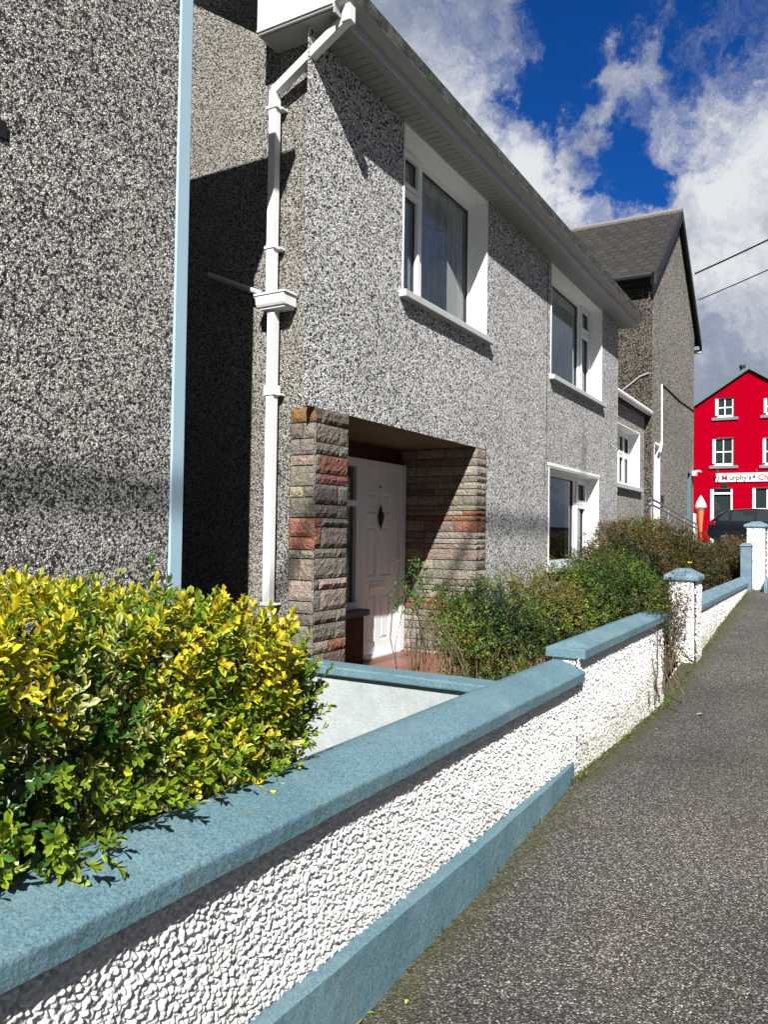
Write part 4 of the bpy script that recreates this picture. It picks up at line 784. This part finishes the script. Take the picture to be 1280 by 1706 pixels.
# ------------------------------------------------------------------ overhead lines
def cable(name, label, pts, r, group=None, sag=.0):
    P = []; a, c = Vector(pts[0]), Vector(pts[1]); n = 24
    for i in range(n+1):
        t = i/n; p = a.lerp(c, t); p.z -= 4*sag*t*(1-t); P.append(p)
    b = MB(); b.tube(P, r, 6); tag(b.build(name, 'cable_black', smooth=True), label, 'cable', group)
cable('overhead_wire', 'thick upper black wire running from the gable verge out over the street', [(21.0, TY-.12, 6.68), (19.3, -6.5, 10.2)], .022, sag=.25)
cable('overhead_wire', 'thin lower black wire running from the gable verge out over the street', [(21.7, TY-.12, 6.2), (19.3, -6.7, 9.3)], .014, sag=.2)
cable('overhead_wire', 'heavy power line high above the street that shades a band across the house fronts', [(-20, -1.6, 10.38), (16, -1.6, 9.9)], .04)
cable('service_wire', 'service line above the street that drops slanting shade on the stone porch', [(-3.0, -3.3, 13.6), (3.5, -.4, 9.0)], .02)
# ------------------------------------------------------------------ foliage
def unit(a): return a/np.maximum(1e-9, np.linalg.norm(a, axis=-1, keepdims=True))
def leaves(name, pos, d, nrm, L, W, crib, cedge, mat, parent, fold=.18, curl=.12):
    N = len(pos); d = unit(d); s = unit(np.cross(d, nrm)); n = unit(np.cross(s, d)); L = L[:, None]; W = W[:, None]
    v = np.empty((N, 7, 3)); v[:, 0] = pos; v[:, 1] = pos+d*L*.5-n*L*.02; v[:, 2] = pos+d*L-n*L*curl
    for k, sg in ((3, 1), (5, -1)):
        v[:, k] = pos+d*L*.32+s*sg*W*.38+n*W*fold; v[:, k+1] = pos+d*L*.76+s*sg*W*.45+n*(W*fold-L*curl*.40)
    F0 = np.array([[0, 1, 4, 3], [1, 2, 4, 4], [0, 5, 6, 1], [1, 6, 2, 2]])
    T = np.array([[0, 1, 3], [1, 4, 3], [1, 2, 4], [0, 5, 1], [5, 6, 1], [1, 6, 2]])
    F = (np.arange(N)[:, None, None]*7+T[None]).reshape(-1, 3)
    C = np.empty((N, 7, 3)); C[:, :2] = crib[:, None]; C[:, 2:] = cedge[:, None]; C[:, 2] = (crib+cedge)/2
    return npmesh(name, v.reshape(-1, 3), F, mat, parent, smooth=False, col=C.reshape(-1, 3))
def snoise(p, f, seed):
    r = np.random.default_rng(seed); t = np.zeros(len(p))
    for i in range(6): k = r.normal(0, f, 3); t += np.sin(p@k+r.random()*6.28)
    return t/6**.5
def shoots(base, axis, nl, leng, L0, W0, seed, spread=(.5, 1.25)):
    r = np.random.default_rng(seed); pos = []; dd = []; nn = []; LL = []; WW = []; sid = []; axis = unit(axis)
    ref = np.where(np.abs(axis[:, 2:3]) < .9, np.array([[0, 0, 1.]]), np.array([[1., 0, 0]])); A = unit(np.cross(axis, ref)); B = np.cross(axis, A)
    for i in range(len(base)):
        n = nl[i]; ph = r.random()*6.28
        for k in range(n):
            t = k/max(1, n-1); a = ph+(k % 2)*math.pi+(k//2)*1.57+r.normal(0, .25); rad = A[i]*math.cos(a)+B[i]*math.sin(a)
            th = spread[1]+(spread[0]-spread[1])*t+r.normal(0, .14); dv = axis[i]*math.cos(th)+rad*math.sin(th); nv = axis[i]*math.sin(th)-rad*math.cos(th)
            pos.append(base[i]+axis[i]*leng[i]*t); dd.append(dv); nn.append(nv+r.normal(0, .15, 3)); s_ = (1.05-.45*abs(t-.45))*r.uniform(.75, 1.15); LL.append(L0*s_); WW.append(W0*s_*r.uniform(.85, 1.15)); sid.append(i)
    return map(np.array, (pos, dd, nn, LL, WW, sid))
def hedge():
    h = thing('hedge', 'clipped golden and green variegated hedge leaning over the blue coping', 'hedge', (1.0, 1.9, -1.3))
    r = np.random.default_rng(5); x0, x1, y0, y1 = -1.2, 2.07, 1.50, 2.55
    def top(x, y): return -.235+.035*math.sin(x*3.1+1)+.03*math.sin(x*7.7+y*5)-.20*max(0, (x-1.35)/.8)**1.8
    P = []; Nn = []
    def add(p, n, depth):
        P.append(np.array(p)-np.array(n)*depth); Nn.append(n)
    for i in range(1750):     # front face
        x = r.uniform(x0, x1); z = r.uniform(-.80, top(x, y0)); zz = (top(x, y0)-z); y = y0+.04*math.sin(x*6)+.03*math.sin(z*14+x*9)+max(0, .10-zz)*.7+max(0, x-1.9)**1.5*.8
        add((x, y, z), unit(np.array((max(0, (x-1.8))*1.6, -1, .15+max(0, .18-zz)*4))), abs(r.normal(0, .04)))
    for i in range(1500):     # top
        x = r.uniform(x0, x1); y = r.uniform(y0, y1); add((x, y, top(x, y)+.012*math.sin(x*22+y*17)), unit(np.array((max(0, x-1.3)*.7, -.25, 1.))), abs(r.normal(0, .035))-.01)
    for i in range(800):      # end face
        y = r.uniform(y0, y1); z = r.uniform(-1.0, top(x1, y)); zz = top(x1, y)-z; x = x1+.06*math.sin(y*9+z*11)+.05*math.sin(z*6)-max(0, .14-zz)*.8-max(0, -.72-z)*.3; add((x, y, z), unit(np.array((1., -.35, .25+max(0, .18-zz)*4))), abs(r.normal(0, .045)))
    for p, n in (((1.18, 1.43, -.69), (.1, -1, -.1)), ((1.12, 1.45, -.66), (-.5, -1, .0)), ((1.22, 1.46, -.62), (.3, -1, .25)), ((1.30, 1.46, -.63), (.5, -1, .0)), ((1.36, 1.42, -.66), (.6, -1, .15)), ((1.48, 1.45, -.62), (.5, -.9, .2)), ((1.60, 1.45, -.63), (.6, -.9, .1)), ((1.15, 1.47, -.58), (0, -1, .5)), ((.98, 1.46, -.62), (-.2, -1, .2)), ((1.98, 1.47, -.66), (.8, -.6, .2)), ((.85, 1.44, -.66), (.1, -1, 0)), ((1.05, 1.40, -.70), (.4, -.8, -.2))):
        for _ in range(3): add(np.array(p)+r.normal(0, .012, 3), unit(np.array(n)+r.normal(0, .25, 3)), 0)
    P = np.array(P); Nn = np.array(Nn); n = len(P)
    ax = unit(Nn*.75+np.array([0, 0, .62])+r.normal(0, .33, (n, 3)))
    ax[-36:] = unit(Nn[-36:]+r.normal(0, .2, (36, 3)))
    nl = r.integers(8, 15, n); ln = r.uniform(.05, .10, n); tall = r.random(n) < .10; ln[tall] *= 1.7; nl[tall] += 3
    pos, d, nr, L, W, sid = shoots(P, ax, nl, ln, .037, .0175, 3, (.30, 1.2))
    L = L*r.uniform(.75, 1.2, len(L))
    q = snoise(P, 9, 12)*1.1+.62+.35*(P[:, 2]+.5)*2+r.normal(0, .35, n)+.12*(P[:, 0]-1.2); hgt = np.clip((P[:, 2]+.75)/.5, 0, 1)
    kind = np.where(q > .75, 0, np.where(q > .0, 1, np.where(q > -.62, 3, 2)))     # golden, lime, green, cream-edged
    kind = np.where((kind == 0) & (hgt < .20) & (r.random(n) < .5), 3, kind); kind[-36:] = 1
    rib = np.array([(.16, .24, .015), (.08, .17, .012), (.030, .10, .012), (.05, .13, .02)]); edg = np.array([(.66, .58, .03), (.30, .38, .02), (.045, .12, .012), (.66, .63, .18)])
    k = kind[sid]; m = len(k); br = r.uniform(.75, 1.15, (m, 1)); cr = rib[k]*br; ce = edg[k]*br
    orange = (k == 0) & (r.random(m) < .15); ce[orange] = (.66, .42, .02); gold = (k == 0) & (r.random(m) < .42); cr[gold] = (.62, .54, .03)
    gr = r.random(m) < .12; ce[gr] = (.08, .20, .02); cr[gr] = (.05, .14, .015)
    leaves('foliage', pos, d, nr, L, W, cr, ce, 'leaf', h, .16, .16)
    # inner leaves, the hedge's inner shade put into their colour, and twigs
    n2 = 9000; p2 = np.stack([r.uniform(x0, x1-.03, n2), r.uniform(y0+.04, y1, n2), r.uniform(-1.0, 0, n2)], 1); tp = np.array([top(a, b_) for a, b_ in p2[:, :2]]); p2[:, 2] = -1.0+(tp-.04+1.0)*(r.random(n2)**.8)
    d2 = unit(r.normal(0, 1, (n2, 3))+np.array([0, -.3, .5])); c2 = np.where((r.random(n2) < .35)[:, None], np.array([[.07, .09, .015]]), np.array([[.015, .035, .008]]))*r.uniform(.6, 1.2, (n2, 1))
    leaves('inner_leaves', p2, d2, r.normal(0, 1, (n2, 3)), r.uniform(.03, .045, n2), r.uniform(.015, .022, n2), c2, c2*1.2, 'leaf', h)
    b = MB()
    for i in range(420):
        x = r.uniform(x0, x1); y = r.uniform(y0+.03, y1-.1); z = r.uniform(-.95, -.45); p = np.array([x, y, z]); q_ = p+np.array([r.normal(0, .05), -r.uniform(0, .10), r.uniform(.12, .26)]); q_[1] = max(q_[1], y0-.01); q_[2] = min(q_[2], top(q_[0], q_[1])); b.tube([p, (p+q_)/2+r.normal(0, .012, 3), q_], .0035, 4, .0015)
    for i in range(26): x = x0+(x1-x0)*(i+.5)/26; b.tube([(x, 1.9, -1.34), (x+r.normal(0, .04), 1.85, -1.0), (x+r.normal(0, .08), 1.75, -.6)], .012, 5, .005)
    b.build('branches', 'twig', h)
hedge()
def shrub(name, label, loc, blobs, nl, leafL, cols, stems, seed, mat='leaf_matte', twig='twig', extra=()):
    s = thing(name, label, 'shrub', loc); r = np.random.default_rng(seed); P = []; Nn = []; tot = sum(b_[6] for b_ in blobs)
    for cx, cy, cz_, rx, ry, rz, w in blobs:
        m = int(nl*w/tot); v = unit(r.normal(0, 1, (m, 3))); rad = (r.random(m)**.38)*(1+.13*snoise(v*3, 2.2, seed+int(cx*10))); P.append(np.array([cx, cy, cz_])+v*rad[:, None]*np.array([rx, ry, rz])); Nn.append(v)
    P = np.concatenate(P); Nn = np.concatenate(Nn); f = snoise(P, 9, seed+1); keep = f+r.normal(0, .5, len(P)) > -.75; P, Nn = P[keep], Nn[keep]
    P = P[P[:, 2] > -1.33]; Nn = Nn[:len(P)]; n = len(P); ax = unit(Nn*.6+np.array([0, 0, .6])+r.normal(0, .5, (n, 3)))
    pos, d, nr, L, W, sid = shoots(P, ax, np.full(n, 5), r.uniform(.03, .06, n), leafL, leafL*.52, seed+2, (.5, 1.3))
    q = snoise(P, 4, seed+3)+r.normal(0, .55, n)+(P[:, 2]-P[:, 2].mean())*.8; cc = np.array(cols); ki = np.clip(((q+1.6)/3.2*len(cols)).astype(int), 0, len(cols)-1); c = cc[ki[sid]]*r.uniform(.7, 1.25, (len(sid), 1))
    leaves('foliage', pos, d, nr, L, W, c*.85, c*1.1, mat, s, curl=.2)
    b = MB(); pts = P[r.choice(len(P), stems)]
    for p in pts:
        k = min(range(len(blobs)), key=lambda i: abs(blobs[i][0]-p[0])); a = np.array([blobs[k][0]+r.normal(0, .12), blobs[k][1]+r.normal(0, .08), max(-1.34, gz(blobs[k][0]))]); mid = a*.45+p*.55+r.normal(0, .06, 3); mid[2] += .05; b.tube([a, (a+mid)/2+r.normal(0, .03, 3), mid, p], .007, 5, .0018)
    for e in extra: b.tube(e, .008, 5, .004)
    b.build('branches', twig, s)
    return s
shrub('shrub', 'bushy green small leaved shrub growing beside the porch behind the blue coping', (5.4, 2.2, -1.33),
      [(5.65, 2.25, -.70, .58, .48, .40, 4), (6.15, 2.0, -.62, .62, .45, .38, 4), (6.7, 1.75, -.60, .62, .36, .36, 4), (5.15, 2.3, -.66, .30, .32, .28, 1.5), (5.3, 2.1, -1.0, .40, .36, .26, .7), (7.15, 1.64, -.56, .45, .28, .34, 2.8), (6.3, 1.9, -.85, .8, .35, .35, 1.0), (6.85, 1.47, -.52, .38, .2, .24, 1.6)],
      15500, .023, [(.014, .03, .008), (.03, .065, .012), (.05, .10, .014), (.09, .15, .018), (.20, .24, .025), (.13, .11, .025)], 260, 21,
      extra=[[(5.9, 1.75, -.75), (6.3, 1.62, -.62), (6.85, 1.55, -.60)], [(5.2, 2.0, -1.3), (5.15, 1.9, -1.0), (5.0, 1.95, -.8)], [(5.3, 2.0, -1.3), (5.4, 1.9, -1.05), (5.45, 1.95, -.8)]])
shrub('shrub', 'thin straggling green sprigs reaching across the lit stone jamb of the porch', (4.6, 2.45, -1.33),
      [(4.35, 2.35, -.42, .16, .12, .12, 1), (4.62, 2.4, -.36, .22, .15, .08, .8), (4.75, 2.5, -.28, .05, .05, .12, .3), (4.6, 2.2, -.62, .12, .10, .12, .6), (4.45, 2.0, -.90, .25, .15, .08, .8), (4.8, 2.3, -.75, .2, .2, .2, .7)],
      230, .026, [(.03, .08, .015), (.05, .13, .02), (.12, .20, .03)], 40, 23)
shrub('shrub', 'sparse leggy shrub with reddish tips in front of the ground floor window', (8.4, 2.3, -1.3),
      [(8.1, 2.2, -.34, .50, .35, .18, 1.0), (8.9, 2.3, -.42, .55, .40, .26, 2), (7.6, 1.9, -.58, .5, .35, .3, 2.4), (9.6, 2.3, -.33, .5, .4, .28, 2.2), (8.3, 1.9, -.82, .9, .35, .35, 2.2), (8.3, 1.62, -.75, .25, .16, .30, .7)],
      9500, .024, [(.015, .022, .008), (.03, .05, .012), (.05, .085, .015), (.08, .11, .02), (.08, .05, .022)], 130, 25, twig='twig')
shrub('shrub', 'dense rusty brown and dark green bush beyond the gate pier', (11, 2.4, -1.2),
      [(9.9, 2.3, -.20, .7, .5, .38, 3), (10.9, 2.3, -.15, .8, .55, .40, 4), (11.9, 2.25, -.20, .8, .5, .42, 4), (12.7, 2.0, -.35, .6, .42, .42, 3), (11.4, 2.0, -.60, 1.4, .42, .35, 3), (13.1, 1.85, -.55, .35, .25, .4, 1.2)],
      13500, .030, [(.018, .022, .010), (.035, .05, .014), (.07, .055, .016), (.12, .065, .018), (.06, .10, .018), (.17, .10, .025)], 90, 27)
shrub('shrub', 'farthest reddish brown bush behind the slate blue pier', (16.5, 1.9, -.8),
      [(14.5, 1.78, -.52, .7, .25, .36, 2), (15.6, 1.95, -.45, .8, .35, .40, 2), (16.6, 1.80, -.42, .8, .30, .40, 2.4), (17.7, 1.9, -.38, .8, .35, .40, 2), (18.7, 1.85, -.36, .7, .3, .36, 1.6)],
      5200, .036, [(.02, .022, .010), (.05, .045, .014), (.09, .055, .018), (.05, .075, .016), (.13, .075, .022)], 60, 37)
CLC = [(.04, .055, .015), (.08, .09, .02), (.14, .11, .05), (.09, .055, .03)]
shrub('climber', 'straggly stems and small dull leaves hanging over the white wall end', (6.7, 1.45, -1.3),
      [(6.75, 1.38, -.58, .34, .16, .16, 2), (6.98, 1.27, -.85, .10, .05, .26, 1.2), (6.6, 1.26, -.80, .30, .04, .16, .8)], 620, .020, CLC, 14, 29)
shrub('climber', 'small dull leaves and stems clinging to the near side of the gate pier', (8.4, 1.42, -1.3),
      [(8.45, 1.44, -.62, .12, .14, .28, 2), (8.40, 1.44, -.95, .10, .09, .25, .8)], 480, .020, CLC, 12, 33)
# single blooms beside the pier
def bloom(label, p, r_, c):
    m = simple('petal_'+label.split()[0], c, .5); n0 = 0; t = thing('flower', label, 'flower', p); b = MB()
    for k in range(9):
        a = k*2.4; d = Vector((math.cos(a), math.sin(a), .35)).normalized(); s_ = Vector((-math.sin(a), math.cos(a), 0)); o = Vector(p)+d*r_*(.15+.05*(k % 3)); q = Vector((0, 0, r_*.3))
        b.add([o-s_*r_*.15, o+d*r_*.5-s_*r_*.4, o+d*r_*.9+q, o+d*r_*.5+s_*r_*.4, o+s_*r_*.15, o+d*r_*.4-q*.3], [(0, 1, 5), (1, 2, 5), (2, 3, 5), (3, 4, 5), (4, 0, 5)])
    b.build('petals', 'petal_'+label.split()[0], t); b = MB(); b.tube([p, (p[0]+.02, p[1]+.03, p[2]-.2), (p[0]+.05, p[1]+.15, p[2]-.45)], .004, 5); b.build('stem', 'twig', t)
bloom('red flower poking out beside the gate pier', (9.3, 1.40, -.52), .055, (.75, .015, .03)); bloom('yellow flower above the gate pier cap', (9.6, 1.50, -.32), .035, (.6, .62, .05))
# weeds and moss along the foot of the wall
def weeds():
    r = np.random.default_rng(77); P = []
    for cx, w, n in ((2.55, .03, 40), (2.62, .02, 15), (4.45, .08, 60), (5.1, .25, 70), (5.6, .06, 50), (6.4, .3, 160), (7.05, .12, 220), (7.9, .4, 200), (9.5, .7, 260), (11.5, 1, 200), (13.5, .6, 160), (15.5, 1.5, 300), (3.4, .5, 40), (1.95, .12, 16), (2.1, .01, 6)):
        x = r.normal(cx, w, n); y = 1.285-np.abs(r.normal(0, .018, n))-np.where(x > 14, .26, 0); P.append(np.stack([x, y, np.array([gz(t) for t in x])-.002+r.uniform(0, .02, n)], 1))
    P = np.concatenate(P); n = len(P); d = unit(r.normal(0, .8, (n, 3))+np.array([0, -.25, .9])); c = np.array([(.06, .13, .02), (.13, .18, .03), (.18, .15, .05), (.05, .08, .02)])[r.integers(0, 4, n)]
    o = leaves('weeds', P, d, r.normal(0, 1, (n, 3)), r.uniform(.012, .035, n), r.uniform(.005, .012, n), c, c, 'leaf_matte', None); tag(o, 'small green weeds and moss along the foot of the white wall', 'weeds', kind='stuff')
weeds()
def fallen(label, x, y, L, W, ang, c):
    p = np.array([[x, y, pz(x, y)+.012]]); d = np.array([[math.cos(ang), math.sin(ang), .12]]); c = np.array([c])
    o = leaves('fallen_leaf', p, d, np.array([[.1, 0, 1.]]), np.array([L]), np.array([W]), c, c, 'leaf_matte', None); tag(o, label, 'leaf')
fallen('small yellow leaf lying on the tarmac near the blue plinth', 2.18, 1.17, .026, .014, .3, (.50, .55, .08)); fallen('green leaf lying against the foot of the blue plinth', 2.10, 1.235, .024, .014, 2.2, (.18, .30, .02))
fallen('pale dry leaf lying on the pavement before the gate', 6.62, .98, .07, .035, -.9, (.55, .50, .36)); fallen('brown leaf lying on the pavement short of the wall end', 5.9, 1.14, .04, .02, .5, (.35, .30, .18))
